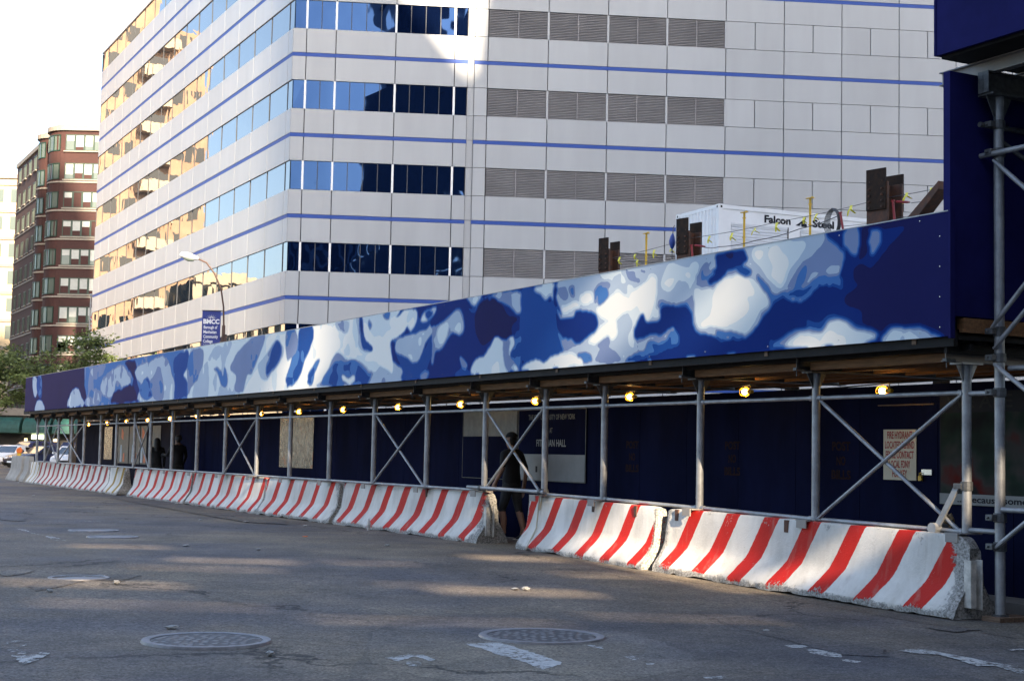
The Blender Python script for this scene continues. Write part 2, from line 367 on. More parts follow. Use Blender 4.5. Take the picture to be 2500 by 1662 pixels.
def manhole(x, y, r, label, pale=False, lift=.016):
    z = gz(x, y); t = thing("manhole_cover", label, "manhole cover", (x, y, z))
    mb = MB(); k = 48; pr = [(r*.86, -.02), (r*.86, lift+.002), (r*.88, lift+.006), (r*.985, lift+.006), (r, .004), (r, -.02)]
    vs = []
    for a, b in pr: vs += [(x+a*math.cos(2*math.pi*j/k), y+a*math.sin(2*math.pi*j/k), z+b) for j in range(k)]
    mb.addw(vs, [(i*k+j, i*k+(j+1) % k, (i+1)*k+(j+1) % k, (i+1)*k+j) for i in range(len(pr)-1) for j in range(k)])
    build("rim", mb, M['iron_rim'], t, True)
    mb = MB(); mb.lathe([(r*.85, -.02), (r*.85, lift-.002), (r*.05, lift+.001)], (x, y, z), k)
    build("cover", mb, M['iron_pale'] if pale else M['iron'], t)
manhole(-2.34, 12.06, .505, "pale rimmed round iron manhole cover in the road at lower left")
manhole(.30, 12.83, .53, "dark studded iron manhole cover beside the broad worn paint bar")
manhole(-6.97, 25.8, .42, "far smooth pale manhole cover, the more distant of the left pair", True, .01)
manhole(-6.2, 24.05, .40, "far smooth pale manhole cover, the nearer of the left pair", True, .01)
manhole(-4.67, 16.76, .33, "worn pale cover in a chipped patch, midway along the left road", True, .008)

# ================================================================ WHITE OFFICE BUILDING
CORNER = (-11.06, 73.47, 0)
FL = frame(CORNER, -26.55); FRT = frame(CORNER, 84.2)
def panel_mat(name, c):
    m, nt, bs = nodes_of(name); at = N(nt, "ShaderNodeAttribute", attribute_name="tone")
    n = noise_n(nt, .25, 4, .6, stretch=(1, 1, .35)); st = noise_n(nt, 1.6, 3, .55, stretch=(1, 1, .12))
    k = math_n(nt, 'ADD', at.outputs["Fac"], math_n(nt, 'MULTIPLY', n.outputs["Fac"], .13))
    k = math_n(nt, 'ADD', k, math_n(nt, 'MULTIPLY', st.outputs["Fac"], .09))
    cb = N(nt, "ShaderNodeCombineXYZ"); cc = mix(nt, 1.0, c, (1, 1, 1), 'MULTIPLY')
    v = N(nt, "ShaderNodeVectorMath", operation='SCALE'); nt.links.new(cc, v.inputs[0]); nt.links.new(k, v.inputs["Scale"])
    nt.links.new(v.outputs[0], bs.inputs["Base Color"]); bs.inputs["Roughness"].default_value = .42; bs.inputs["Specular IOR Level"].default_value = .4
    return m
M['panel'] = panel_mat("white_metal_panel", (.585, .63, .685)); M['stripe'] = mat("blue_stripe", (.006, .050, .27), .6, vary=.05)
M['joint'] = mat("panel_joint", (.06, .065, .075), .8)
M['coated_glass'] = glass_mat("coated_window_glass", (.001, .003, .014), 1.6, .02, .026, .42, (.15, .36, 1.0))
M['mirror_glass'] = glass_mat("mirror_window_glass", (.012, .02, .03), 2.3, .015, .014, .4)
def louvre_mat():
    m, nt, bs = nodes_of("louvre"); n = noise_n(nt, .8, 3, .6); c = ramp(nt, n.outputs["Fac"], [(.3, (.215, .215, .23)), (.7, (.28, .28, .295))]).outputs[0]
    nt.links.new(c, bs.inputs["Base Color"]); bs.inputs["Roughness"].default_value = .6; return m
M['louvre'] = louvre_mat()
office = thing("office_building", "large white panelled office block with blue stripes and ribbon windows", "office building", CORNER)
ROOF = 31.6
core = MB(); 
def fpt(fr, u, v, z): return fr(u, v, z)
# footprint core (behind the cladding)
A0 = FL(0, 0, 0); A1 = FL(46.95, 0, 0); B1 = FRT(62, 0, 0)
inn = .16
c0 = Vector(CORNER); uL = (A1-A0).normalized(); uR = (B1-c0).normalized()
nL = Vector((-uL.y, uL.x, 0)); nR = Vector((uR.y, -uR.x, 0))          # outward normals
if nL.dot(Vector((-1, 0, 0))) < 0: nL = -nL
if nR.dot(Vector((0, -1, 0))) < 0: nR = -nR
def inset(P, dl, dr): return P - nL*dl - nR*dr
ci = c0 + (uL+uR)*(inn/ math.sin(math.acos(max(-1, min(1, uL.dot(uR))))))
foot = [ci, A1 - nL*inn, A1 + uR*58, B1 - nR*inn]
mbc = MB(); mbc.prism([(p.x, p.y) for p in foot], 0, ROOF-.25); build("core_wall", mbc, M['joint'], office)
tones = []
pan = MB(); strp = MB()
def fbox(mb, fr, sgn, u0, u1, v0, v1, z0, z1, m=0, tone=None):
    n0 = len(mb.f); q = mb.fr; mb.fr = fr; mb.box(u0, u1, sgn*v0, sgn*v1, z0, z1, m); mb.fr = q
# outward side: FL's v (to the right of -26.55) points into the building, FRT's v points out of it? pick by test
sL = 1 if (FL(0, 1, 0)-c0).dot(nL) > 0 else -1
sR = 1 if (FRT(0, 1, 0)-c0).dot(nR) > 0 else -1
G = .022                                                          # half joint
colsL = [0.0, .72] + [.72+2.93*k for k in range(1, 16)] + [46.95]
colsR = [0.0, .66, 2.10, 5.04, 7.97, 8.64]
colsR2 = [8.96, 9.62] + [9.62+3.015*k for k in range(1, 18)]
ptone = []
def panel(fr, s, u0, u1, z0, z1, v1=0.0):
    fbox(pan, fr, s, u0+G, u1-G, -inn-.02, v1, z0+G*.6, z1-G*.6); ptone.append(.435+rng.uniform(-.02, .02))
windows = []; louvres = []
for k in range(-1, 8):
    B = .93+4*k+4                                                 # top of a blue band
    za, zb, zc, zd = B-.18, B-1.37, B-2.78, B-4.0
    top = min(za, ROOF)
    for cols, fr, s, side in ((colsL, FL, sL, 'L'), (colsR, FRT, sR, 'R'), (colsR2, FRT, sR, 'R2')):
        for i in range(len(cols)-1):
            u0, u1 = cols[i], cols[i+1]
            if B-.1 < ROOF and top > zb: panel(fr, s, u0, u1, max(zb, 0), top)
            if zd < ROOF and zc > 0: panel(fr, s, u0, u1, max(zd, 0), zc)
            if zc < 0: continue
            z0, z1 = zc, min(zb, ROOF)
            if side == 'R2':
                if 1 <= i <= 4: louvres.append((u0+.04, u1-.04, z0, z1)); fbox(pan, fr, s, u1-.05, u1+.05, -inn, -.02, z0, z1); ptone.append(.455)
                elif i == 0: panel(fr, s, u0, u1, z0, z1)
                else: panel(fr, s, u0, (u0+u1)/2, z0, z1); panel(fr, s, (u0+u1)/2, u1, z0, z1)
            else:
                windows.append((fr, s, u0, u1, z0, z1, side))
    if B < ROOF:
        for a, b in ((0, 46.95),): fbox(strp, FL, sL, a, b, -inn, -.012, za, B)
        fbox(strp, FRT, sR, 0.0, 8.64, -inn, -.012, za, B); fbox(strp, FRT, sR, 8.96, 60.8, -inn, -.012, za, B)
# pilaster strip
for k in range(-1, 8):
    for z0, z1 in ((.93+4*k, .93+4*k+1.22), (.93+4*k+1.22, .93+4*k+2.63), (.93+4*k+2.63, .93+4*k+4)):
        if z1 < 0 or z0 > ROOF: continue
        fbox(pan, FRT, sR, 8.64, 8.96, -inn-.02, -.10, max(0, z0)+.012, min(z1, ROOF)-.012); ptone.append(.43)
o = build("wall", pan, M['panel'], office)
at = o.data.attributes.new("tone", 'FLOAT', 'FACE'); at.data.foreach_set("value", np.repeat(np.array(ptone, dtype=np.float32), 6)[:len(o.data.polygons)])
build("blue_stripes", strp, M['stripe'], office)
cop = MB()
for fr, s, L in ((FL, sL, 46.95), (FRT, sR, 61)): fbox(cop, fr, s, 0, L, -.5, .03, ROOF, ROOF+.12)
build("coping", cop, M['white_paint'], office)
# windows: each pane set is a part of its own (the 100 that show largest), the others one part
def win_mesh(mb, fr, s, u0, u1, z0, z1, side):
    r = rng.uniform; t0, t1, t2, t3 = [-.055+r(-.006, .006) for _ in range(4)]
    q = mb.fr; mb.fr = fr
    a0, a1, c0_, c1_ = u0+.05, u1-.05, z0+.01, z1-.01
    if side == 'L': a0, a1 = u0+.02, u1-.02
    mb.add([(a0, s*t0, c0_), (a1, s*t1, c0_), (a1, s*t2, c1_), (a0, s*t3, c1_)] + [(a0, s*-.12, c0_), (a1, s*-.12, c0_), (a1, s*-.12, c1_), (a0, s*-.12, c1_)],
           [(0, 1, 2, 3), (7, 6, 5, 4), (0, 4, 5, 1), (1, 5, 6, 2), (2, 6, 7, 3), (3, 7, 4, 0)], 0)
    if side == 'R' and u1-u0 > 1.2:
        for q_ in (1, 2, 3) if u1-u0 > 2 else (1,): c_ = u0+(u1-u0)*q_/(4 if u1-u0 > 2 else 2); mb.box(c_-.02, c_+.02, s*-.12, s*-.035, z0, z1, 2)
    if side == 'R' and u1 < 8.5: mb.box(u1-.05, u1+.05, s*-.12, s*-.015, z0, z1, 1)
    if side == 'L': mb.box(u1-.022, u1+.022, s*-.12, s*-.03, z0, z1, 2)
    mb.fr = q
order = sorted(windows, key=lambda w: -(w[3]-w[2])*(1.0 if w[6] == 'R' else .55*(1-w[2]/75))*(1 if w[4] > 3 else 0))
vis = [w for w in order if (w[6] == 'R' and 3 < w[4] < 24.5) or (w[6] == 'L' and w[4] > 3)]
for w in vis[:100]:
    mb = MB(); win_mesh(mb, *w); build("window", mb, [M['coated_glass'] if w[6] == 'R' else M['mirror_glass'], M['white_paint'], M['joint']], office)
mb = MB()
rest = vis[100:]+[w for w in windows if w not in vis]
for w in rest:
    n0 = len(mb.f); win_mesh(mb, *w); mb.m[n0:n0+6] = [0 if w[6] == 'R' else 3]*6
tag(build("window", mb, [M['coated_glass'], M['white_paint'], M['joint'], M['mirror_glass']], office), kind='stuff')
for (u0, u1, z0, z1) in louvres:
    if z1 < 3 or z0 > 24.5: continue
    mb = MB(FRT); n = 17; h = (z1-z0)/n
    for i in range(n):
        a = z0+i*h
        mb.prism([(sR*-.13, a+.002), (sR*-.03, a+.002), (sR*-.028, a+.018), (sR*-.12, a+h*.93)], u0, u1, 0, (1, 2, 0))
    um = (u0+u1)/2; mb.box(um-.018, um+.018, sR*-.12, sR*-.022, z0, z1)
    build("louvre", mb, M['louvre'], office)

# ================================================================ ADDED LIGHT BLOCKERS OUT OF FRAME, AND BUILDINGS THAT REFLECT
M['dark_tower'] = mat("dark_tower_cladding", (.07, .08, .10), .4, vary=.3, scale=.15)
M['screen_pale'] = mat('pale_screen_wall', (.30, .30, .29), .9, vary=.1, scale=.3)  # pale so the added screen wall bounces some light
M['tower_white'] = mat("pale_spandrel", (.72, .72, .70), .6)
M['brick_orange'] = mat("orange_brick", (.46, .31, .21), .85, vary=.15, scale=.6)
M['balcony'] = mat("balcony_concrete", (.55, .47, .36), .8, vary=.1)
M['dark_glass'] = glass_mat("dark_window", (.012, .016, .02), 1.5, .05, 0)
def wall_with_holes(mb, x0, x1, z0, z1, holes, y0, y1):
    zs = sorted(set([z0, z1] + [h for q in holes for h in q[2:4]]))
    for a, b in zip(zs, zs[1:]):
        cuts = sorted([(q[0], q[1]) for q in holes if q[2] <= a and q[3] >= b]); x = x0
        for c, d in cuts:
            if c > x: mb.box(x, c, y0, y1, a, b)
            x = max(x, d)
        if x < x1: mb.box(x, x1, y0, y1, a, b)
HOLES = [(16.15, 16.8, 21.2, 23.3), (12.7, 14.5, 20.25, 20.5), (12.2, 13.4, 20.55, 20.65), (16.2, 17.8, 20.75, 20.98), (10.2, 11.8, 21.75, 21.98), (14.5, 15.8, 22.5, 22.85), (12.2, 13.4, 21.9, 22.03),  # slits placed to throw soft sun patches on road, barriers and parapet
         (13.65, 14.1, 29.6, 31.2), (15.85, 16.2, 24.9, 26.2), (16.3, 16.55, 24.0, 24.8), (8.0, 10.0, 20.1, 20.27), (10.8, 13.2, 18.9, 19.0), (13.6, 15.4, 19.25, 19.36), (8.4, 10.6, 19.25, 19.36), (9.0, 10.4, 22.9, 23.1), (9.6, 11.4, 21.2, 21.32), (14.9, 16.0, 21.45, 21.6)]
sw = thing("slit_screen", "netted frame of a tall building behind the viewer with narrow gaps of light", "building", (20, -25, 0))  # added out of view: shades the street except through its slits
mb = MB(); wall_with_holes(mb, 3, 20.6, -.5, 43, HOLES, -25.1, -25); mb.box(12.85, 20.6, -25.1, -25, 43.01, 49); build("wall", mb, M["screen_pale"], sw)
mb = MB(); mb.box(3.3, 20.4, -40, -25.3, -.5, 13); build("screen_base", mb, M['dark_tower'], sw)  # lower block of the same added, unseen screen
dt = thing("shade_tower", "tall dark tower behind the viewer on the right", "office tower", (60, -35, 0))  # added out of view to shade the office front; notch lets one patch through
mb = MB(); mb.prism([(20.6, -.5), (95, -.5), (95, 95), (32.0, 84), (30.25, 69.0), (29.7, 69.0), (26.2, 72.9), (25.4, 84), (20.6, 84)], -25.5, -25.0, 0, (0, 2, 1)); mb.box(48, 95, -45, -25.55, -.5, 80); build("wall", mb, M['dark_tower'], dt)
lb = thing("low_office", "long low office block with pale upright fins behind the viewer", "office building", (-20, -30, 0))
mb = MB(); mb.box(-70, 2.9, -45, -25.6, -.5, 30.5); build("wall", mb, M['dark_tower'], lb)
mb = MB(); x = -69.5
while x < 2.4: mb.box(x, x+.55, -25.6, -25.0, -.3, 29.8); x += 1.7
for z in (9, 19.5, 30.5): mb.box(-70, 2.9, -25.6, -25.1, z-.7, z+.3)
build("fins", mb, M['tower_white'], lb)
st_ = thing("shade_slab", "slender tower with a jutting top far behind the viewer", "tower", (10, -27, 0))  # added out of view; outline shaped to keep brick building, trees and cars shaded
mb = MB(); mb.prism([(5.5, 43.2), (12.8, 43.2), (12.8, 101), (15.6, 101), (15.6, 106), (12, 113.5), (5.5, 117)], -30, -25.2, 0, (0, 2, 1)); mb.box(5.5, 12.8, -40.2, -40.05, -.5, 43); mb.box(5.5, 12.8, -40, -30, 43.2, 60); build("wall", mb, M['dark_tower'], st_)

# brick tower across the street, seen reflected in the long facade
TO = F(0, 0, 0); TB = Vector((-51, 140, 0)); FT = frame(TB, 243.4)      # u runs left along its front, v away from it? tested below
sT = 1 if (FT(0, 1, 0)-TB).dot(Vector((math.sin(R(153)), math.cos(R(153)), 0))) > 0 else -1
bt = thing("brick_tower", "tall orange brick apartment tower with balconies across the street", "apartment tower", tuple(TB))
mb = MB(FT); mb.box(-.2, 10.5, -sT*9, 0, 0, 43);  mb.box(2, 6, -sT*7, -sT*2, 43, 46.5); build("wall", mb, M['brick_orange'], bt)
mb = MB(FT); bal = MB(FT)
for k in range(15):
    z = 1.2+k*2.85
    for a in (.5, 2.3, 7.0, 8.8):
        mb.box(a, a+1.1, 0, sT*.03, z, z+1.5)
    mb.box(4.0, 6.4, 0, sT*.03, z-.4, z+1.6); bal.box(3.7, 6.7, 0, sT*1.5, z-.55, z-.4); bal.box(3.7, 6.7, sT*1.4, sT*1.5, z-.4, z+.5)
    bal.box(3.7, 3.8, 0, sT*1.5, z-.4, z+.5); bal.box(6.6, 6.7, 0, sT*1.5, z-.4, z+.5)
tag(build("window", mb, M['dark_glass'], bt), kind='stuff'); tag(build("balcony", bal, M['balcony'], bt), kind='stuff')

FQ = frame((-43.2, 117, 0), 243.4); lq = thing("low_building", "low pale building with upright ribs across the street", "building", (-50, 114, 0))
sQ = 1 if (FQ(0, 1, 0)-FQ(0, 0, 0)).dot(Vector((math.sin(R(153)), math.cos(R(153)), 0))) > 0 else -1
mb = MB(FQ); mb.box(0, 34, -sQ*8, 0, 0, 15.4); build("wall", mb, M['dark_glass'], lq)
mb = MB(FQ); a = .0
while a < 33.5: mb.box(a, a+.5, 0, sQ*.5, .2, 15); a += 1.25
for z in (4.2, 9.6, 15.2): mb.box(0, 34, 0, sQ*.4, z, z+.8)
tag(build("ribs", mb, M['balcony'], lq), kind='stuff')

# ================================================================ BROWN BRICK BUILDING, FAR LEFT
def brick_mat():
    m, nt, bs = nodes_of("brown_brick"); tc = N(nt, "ShaderNodeTexCoord"); mp = N(nt, "ShaderNodeMapping"); mp.inputs["Rotation"].default_value = (R(90), 0, 0)
    b = N(nt, "ShaderNodeTexBrick"); b.inputs["Scale"].default_value = 2.2; b.inputs["Mortar Size"].default_value = .012
    for k_, c in (("Color1", (.034, .0105, .0095)), ("Color2", (.042, .013, .0115)), ("Mortar", (.034, .020, .018))): b.inputs[k_].default_value = rgb(c)
    nt.links.new(tc.outputs["Object"], mp.inputs[0]); nt.links.new(mp.outputs[0], b.inputs["Vector"])
    n = noise_n(nt, .5, 4, .6); c = mix(nt, .3, b.outputs["Color"], ramp(nt, n.outputs["Fac"], [(.3, .3), (.7, .7)]).outputs[0], 'OVERLAY')
    nt.links.new(c, bs.inputs["Base Color"]); bs.inputs["Roughness"].default_value = .85; return m
M['brick'] = brick_mat(); M['stone_band'] = mat("pale_stone", (.22, .20, .175), .8, vary=.1); M['green_frame'] = mat("green_window_frame", (.012, .034, .024), .5, vary=.1)
M['pane'] = glass_mat("apartment_glass", (.085, .11, .10), 1.5, .03, .01, 1.2); M['blind'] = mat("window_blind", (.34, .36, .35), .7, vary=.1)
bb = thing("brick_building", "brown brick apartment building with rounded corner and green windows", "apartment building", (-45, 150, 0))
def arc(cx, cy, r, a0, a1, n): return [(cx+r*math.cos(R(a0+(a1-a0)*i/n)), cy+r*math.sin(R(a0+(a1-a0)*i/n))) for i in range(n+1)]
P1 = [(-34.5, 148.0)] + arc(-44.3, 150.2, 2.2, 270, 180, 8) + [(-46.5, 151.6)] + arc(-46.9, 153.6, 1.7, 262, 172, 6)
ul = Vector((math.sin(R(-27.5)), math.cos(R(-27.5)), 0)); e0 = Vector((-48.6, 155.2, 0)); e1 = e0+ul*16
P1 += [(e0.x, e0.y), (e1.x, e1.y), (e1.x+14, e1.y+6), (-30, 175)]
BT = 33.0
def off(P, d):
    out = []; n = len(P)
    for i in range(n):
        a, b, c = Vector((*P[i-1], 0)), Vector((*P[i], 0)), Vector((*P[(i+1) % n], 0))
        t = ((b-a).normalized()+(c-b).normalized()); t = t.normalized() if t.length > 1e-6 else (c-b).normalized()
        nn = Vector((t.y, -t.x, 0)); out.append((b.x+nn.x*d, b.y+nn.y*d))
    return out
area = sum(P1[i][0]*P1[(i+1) % len(P1)][1]-P1[(i+1) % len(P1)][0]*P1[i][1] for i in range(len(P1)))
sg = 1 if area > 0 else -1
mb = MB(); 
mb.prism(off(P1, 0), 4.4, BT-.6); build("wall", mb, M['brick'], bb)
mb = MB(); mb.prism(off(P1, sg*.22), BT-.6, BT-.15); mb.prism(off(P1, sg*-.4), BT-.15, BT+.1)
mb2 = MB()
for k in range(11):
    z = 27.3-2.83*k
    if z < 4: break
    mb2.prism(off(P1, sg*.10), z-.08, z+.08)
build("cornice", mb, M['stone_band'], bb); build("band_course", mb2, M['stone_band'], bb)
# window bays as wide green frames with panes; wall-hugging boxes along each stretch of the outline
def bay(p, q, z0, z1, npan, wall_off=.05, sill=True, blind=0.0):
    p, q = Vector((*p, 0)), Vector((*q, 0)); d = (q-p); L = d.length; d.normalize(); nn = Vector((-d.y, d.x, 0))*sg
    fr = lambda a, b, z: p + d*a + nn*b + Vector((0, 0, z))
    mb = MB(fr); t = .09
    mb.box(0, L, -.1, wall_off, z0, z0+t); mb.box(0, L, -.1, wall_off, z1-t, z1)
    for i in range(npan+1):
        c = L*i/npan; w = .09 if 0 < i < npan else .07; mb.box(max(0, c-w), min(L, c+w), -.1, wall_off-.003, z0+t, z1-t)
    for i in range(npan):
        a = L*i/npan+.09; b = L*(i+1)/npan-.09
        if rng.random() < .0: pass
    w = build("window", mb, M['green_frame'], bb)
    g = MB(fr); has = []
    for i in range(npan):
        a = L*i/npan+.07; b = L*(i+1)/npan-.07; g.box(a, b, -.1, wall_off-.05+rng.uniform(-.006, .006), z0+.07, z1-.07)
        if rng.random() < blind:
            h = rng.uniform(.25, .75)*(z1-z0); bl = MB(fr); bl.box(a+.03, b-.03, -.1, wall_off-.03, z1-.08-h, z1-.08); has.append(bl)
    build("pane", g, M['pane'], w)
    for bl in has: build("blind", bl, M['blind'], w)
    if sill:
        s_ = MB(fr); s_.box(-.15, L+.15, -.1, wall_off+.12, z0-.12, z0); build("sill", s_, M['stone_band'], w)
for k in range(10):
    z1 = 33.0-.95-2.83*k if k == 0 else 27.3+2.83-.2-2.83*k-.15
    z1 = 30.13-2.83*k+2.83-.95; z0 = z1-1.62
    if z0 < 4.5: break
    bay((-44.3, 148.0), (-40.6, 148.0), z0, z1, 4, blind=.85)
    bay((-39.6, 148.0), (-36.0, 148.0), z0, z1, 4, blind=.5)
    for (cx_, cy_, rr_, g0, g1) in ((-44.3, 150.2, 2.24, 256, 196), (-46.9, 153.6, 1.74, 250, 190)):
        c1 = arc(cx_, cy_, rr_, g0, g1, 3)
        for a, b in zip(c1, c1[1:]): bay(b, a, z0, z1, 1, wall_off=.04, sill=False)
    for j in range(5):
        a = e0+ul*(1.2+j*3.0); b = a+ul*1.3; bay((b.x, b.y), (a.x, a.y), z0+.05, z1, 2)
# shops at its foot, with barrel awnings
M['shop_dark'] = mat("dark_shopfront", (.02, .018, .016), .5); M['awning'] = mat("green_awning", (.012, .07, .06), .6, vary=.3, scale=2); M['lit_window'] = emit("lit_shop_window", (1, .75, .35), .9)
M['awning_pale'] = mat("pale_green_awning", (.16, .22, .21), .6)
sf = thing("storefront", "dark ground floor shops under green barrel awnings", "shop", (-48, 143, 0))
mb = MB(); mb.box(-60, -36, 142.5, 156, 0, 4.6); build("wall", mb, M['shop_dark'], sf)
mb = MB(); mb.box(-60.2, -35.9, 142.3, 142.5, 4.2, 4.9); build("fascia_band", mb, M['stone_band'], sf)
for x in (-52.6, -51.5, -49.2, -48.6, -45.3, -42.6, -40.4):
    mb = MB(); mb.box(x, x+rng.uniform(.18, .4), 142.42, 142.5, .9, 2.1); build("shop_window", mb, M['lit_window'], sf)
M['shop_sign'] = emit("lit_shop_sign", (.9, 1, .55), 2.0)
mb = MB(); mb.box(-44.6, -43.5, 142.3, 142.42, 2.05, 2.45); build("shop_sign", mb, M['shop_sign'], sf)
for i, x in enumerate((-56, -53.5, -51.9, -50.3, -48, -45.2, -42.4)):
    w = 1.5 if i < 4 else 2.6
    mb = MB(); P_ = [(142.5, 2.5)] + [(142.5-1.3*math.sin(R(a)), 2.6+1.45*math.cos(R(a))) for a in range(90, -1, -15)]
    mb.prism(P_, x, x+w-.08, 0, (1, 2, 0)); build("awning", mb, M['awning_pale'] if i in (1, 2) else M['awning'], sf)

# sunlit pale blocks beyond
M['cream_wall'] = mat("cream_masonry", (.52, .42, .27), .85, vary=.1, scale=.3)
def far_block(name, label, x0, x1, y0, y1, H, fl, m):
    t = thing(name, label, "apartment building", ((x0+x1)/2, (y0+y1)/2, 0))
    mb = MB(); mb.box(x0, x1, y0, y1, 0, H); build("wall", mb, m, t)
    b = MB(); z = fl
    while z < H: b.box(x0-.1, x1+.12, y0-.15, y0, z-.35, z); z += fl
    b.box(x0-.2, x1+.2, y0-.25, y1, H, H+.5); build("balcony_slab", b, M['stone_band'], t)
    z = .9
    while z < H-2:
        x = x0+.8
        while x < x1-1.5:
            w = MB(); w.box(x, x+1.7, y0-.04, y0+.1, z, z+1.6); build("window", w, M['pane'], t); x += 2.6
        z += fl
far_block("far_building", "pale sunlit apartment block behind the brown brick building", -72, -57.2, 182, 200, 33.5, 3.3, M['cream_wall'])

# ================================================================ CONCRETE BARRIERS
def barrier_mat(name, red):
    m, nt, bs = nodes_of(name)
    pa = N(nt, "ShaderNodeAttribute", attribute_name="paint"); wr = N(nt, "ShaderNodeAttribute", attribute_name="wear")
    edge = noise_n(nt, 14, 4, .6); chip = noise_n(nt, 38, 5, .7); chip2 = noise_n(nt, 5, 5, .65); dirt = noise_n(nt, 2.2, 6, .65, stretch=(1, 1, .5)); drip = noise_n(nt, 7, 4, .6, stretch=(1, 1, .08))
    white = ramp(nt, dirt.outputs["Fac"], [(.3, (.50, .48, .435)), (.62, (.72, .70, .655))]).outputs[0]
    redc = ramp(nt, dirt.outputs["Fac"], [(.3, tuple(c*.8 for c in red)), (.7, red)]).outputs[0]
    pf = math_n(nt, 'ADD', pa.outputs["Fac"], math_n(nt, 'MULTIPLY_ADD', edge.outputs["Fac"], .09, -.045))
    pm = ramp(nt, pf, [(.487, 0.0), (.513, 1.0)]).outputs[0]
    c = mix(nt, pm, white, redc)
    dr = ramp(nt, drip.outputs["Fac"], [(.56, 0.0), (.76, .4)]).outputs[0]; c = mix(nt, dr, c, (.33, .29, .23))
    conc = ramp(nt, chip.outputs["Fac"], [(.36, (.10, .095, .085)), (.6, (.42, .41, .385))]).outputs[0]
    f = math_n(nt, 'ADD', math_n(nt, 'MULTIPLY', chip.outputs["Fac"], .55), math_n(nt, 'MULTIPLY', chip2.outputs["Fac"], .6))
    f = math_n(nt, 'ADD', f, wr.outputs["Fac"]); k = ramp(nt, f, [(.75, 0.0), (.80, 1.0)]).outputs[0]
    c = mix(nt, k, c, conc); nt.links.new(c, bs.inputs["Base Color"]); bs.inputs["Roughness"].default_value = .7; bs.inputs["Specular IOR Level"].default_value = .3
    h = math_n(nt, 'MULTIPLY_ADD', k, -.8, math_n(nt, 'MULTIPLY', chip.outputs["Fac"], .5)); bump(nt, bs, h, .6, .02); return m
M['barrier_red'] = barrier_mat("red_striped_concrete", (.56, .014, .006)); M['barrier_old'] = barrier_mat("faded_striped_concrete", (.34, .022, .022)); M['barrier_yel'] = barrier_mat("yellow_striped_concrete", (.36, .22, .03))
M['raw_concrete'] = mat("raw_concrete", (.30, .29, .265), .85, vary=.18, scale=2.5, bmp=.004)
M['rebar_plate'] = mat("barrier_joint_steel", (.50, .485, .44), .6, 0, vary=.25, scale=12)
PROF = [(-.30, 0), (-.30, .05), (-.295, .085), (-.25, .145), (-.20, .215), (-.155, .28), (-.125, .335), (-.112, .40), (-.10, .52), (-.087, .66), (-.078, .78), (-.066, .81)]
PROF = PROF + [(-a, b) for a, b in PROF[::-1]]
def make_barrier(label, s0, s1, n0, n1, stripes, rough0=.0, rough1=.0, mats=None, H=.81, wear=.0, seed=1, group="concrete barriers along the shed"):
    """s0/n0 is the right-hand (near) end, s1/n1 the far end; stripes = [(s, half width)]"""
    a, b = F(s0, n0, gzs(s0)), F(s1, n1, gzs(s1)); d = b-a; L = d.length
    t = thing("concrete_barrier", label, "concrete barrier", tuple((a+b)/2), math.atan2(d.y, d.x), group)
    dx = d.normalized(); dn = Vector((dx.y, -dx.x, 0))
    if dn.dot(NV) < 0: dn = -dn
    nx = int(L/.028); cols = [L*i/nx for i in range(nx+1)]; k = len(PROF); vs = []; pt = []; wrl = []
    r = random.Random(seed); o = Vector((seed*3.7, seed*1.3, 0))
    for i, x in enumerate(cols):
        e0, e1 = x, L-x
        for j, (pn, pz) in enumerate(PROF):
            z = pz*H/.81; P = Vector((x*2.2, pn*2, pz*2))+o
            big = mnoise.noise(P*.9); fine = mnoise.noise(P*6); vf = mnoise.noise(P*15)
            low = max(0, 1-pz/.22)
            er0 = rough0*max(0, 1-e0/(.28+.16*big)); er1 = rough1*max(0, 1-e1/(.28+.16*big))
            er = max(er0, er1); chipd = max(0, fine*.5+vf*.35+.05)
            q = a + dx*x + dn*(pn*(1-(.10*er*(1+big) if pz > .02 else 0)) ) + Vector((0, 0, z))
            q += dn*(-1 if pn < 0 else 1)*(-.022*low*max(0, mnoise.noise(P*2.3)+.1)-.045*er*chipd-.002*fine)
            if pz < .07: q.z += max(0, mnoise.noise(Vector((x*1.7+o.x, o.y, 0)))*.05+.004) + .035*max(0, mnoise.noise(Vector((x*6+o.x, o.y, 3))))*(1 if pz < .03 else .7)
            if er > 0 and pz > .55: q.z -= er*(.16*(1-min(e0 if er0 >= er1 else e1, .3)/.3)**2 + .06*chipd)
            ex = 1 if (e0 < .001 or e1 < .001) else 0
            if ex: q += dx*(1 if e0 < .001 else -1)*(.05*er*(.5+chipd*2)+.012*abs(vf))
            vs.append(q); u = s0+(s1-s0)*x/L
            dd = min([abs(u-c-.47*(1-pz/.81))-w+.012*big for c, w in stripes] or [9]); pt.append(.5-max(-.5, min(.5, dd/.30)))
            wv = wear + .32*max(0, 1-pz/.16)**1.5 + .5*er + (.06 if pz > .76 else 0) + .22*max(0, 1-min(e0, e1)/.10)
            wrl.append(wv)
    mb = MB(); nxv = len(cols)
    fs = [(i*k+j, i*k+(j+1) % k, (i+1)*k+(j+1) % k, (i+1)*k+j) for i in range(nxv-1) for j in range(k)] + [tuple(range(k)), tuple(range((nxv-1)*k, nxv*k))[::-1]]
    mb.addw(vs, fs); ob = build("body", mb, mats or M['barrier_red'], t, False)
    for nm, arr in (("paint", pt), ("wear", wrl)):
        at_ = ob.data.attributes.new(nm, 'FLOAT', 'POINT'); at_.data.foreach_set("value", np.array(arr, dtype=np.float32))
    ob.data.polygons.foreach_set("use_smooth", [True]*len(ob.data.polygons)); ob.data.set_sharp_from_angle(angle=R(50))
    return t, (a, b, dx, dn, L)
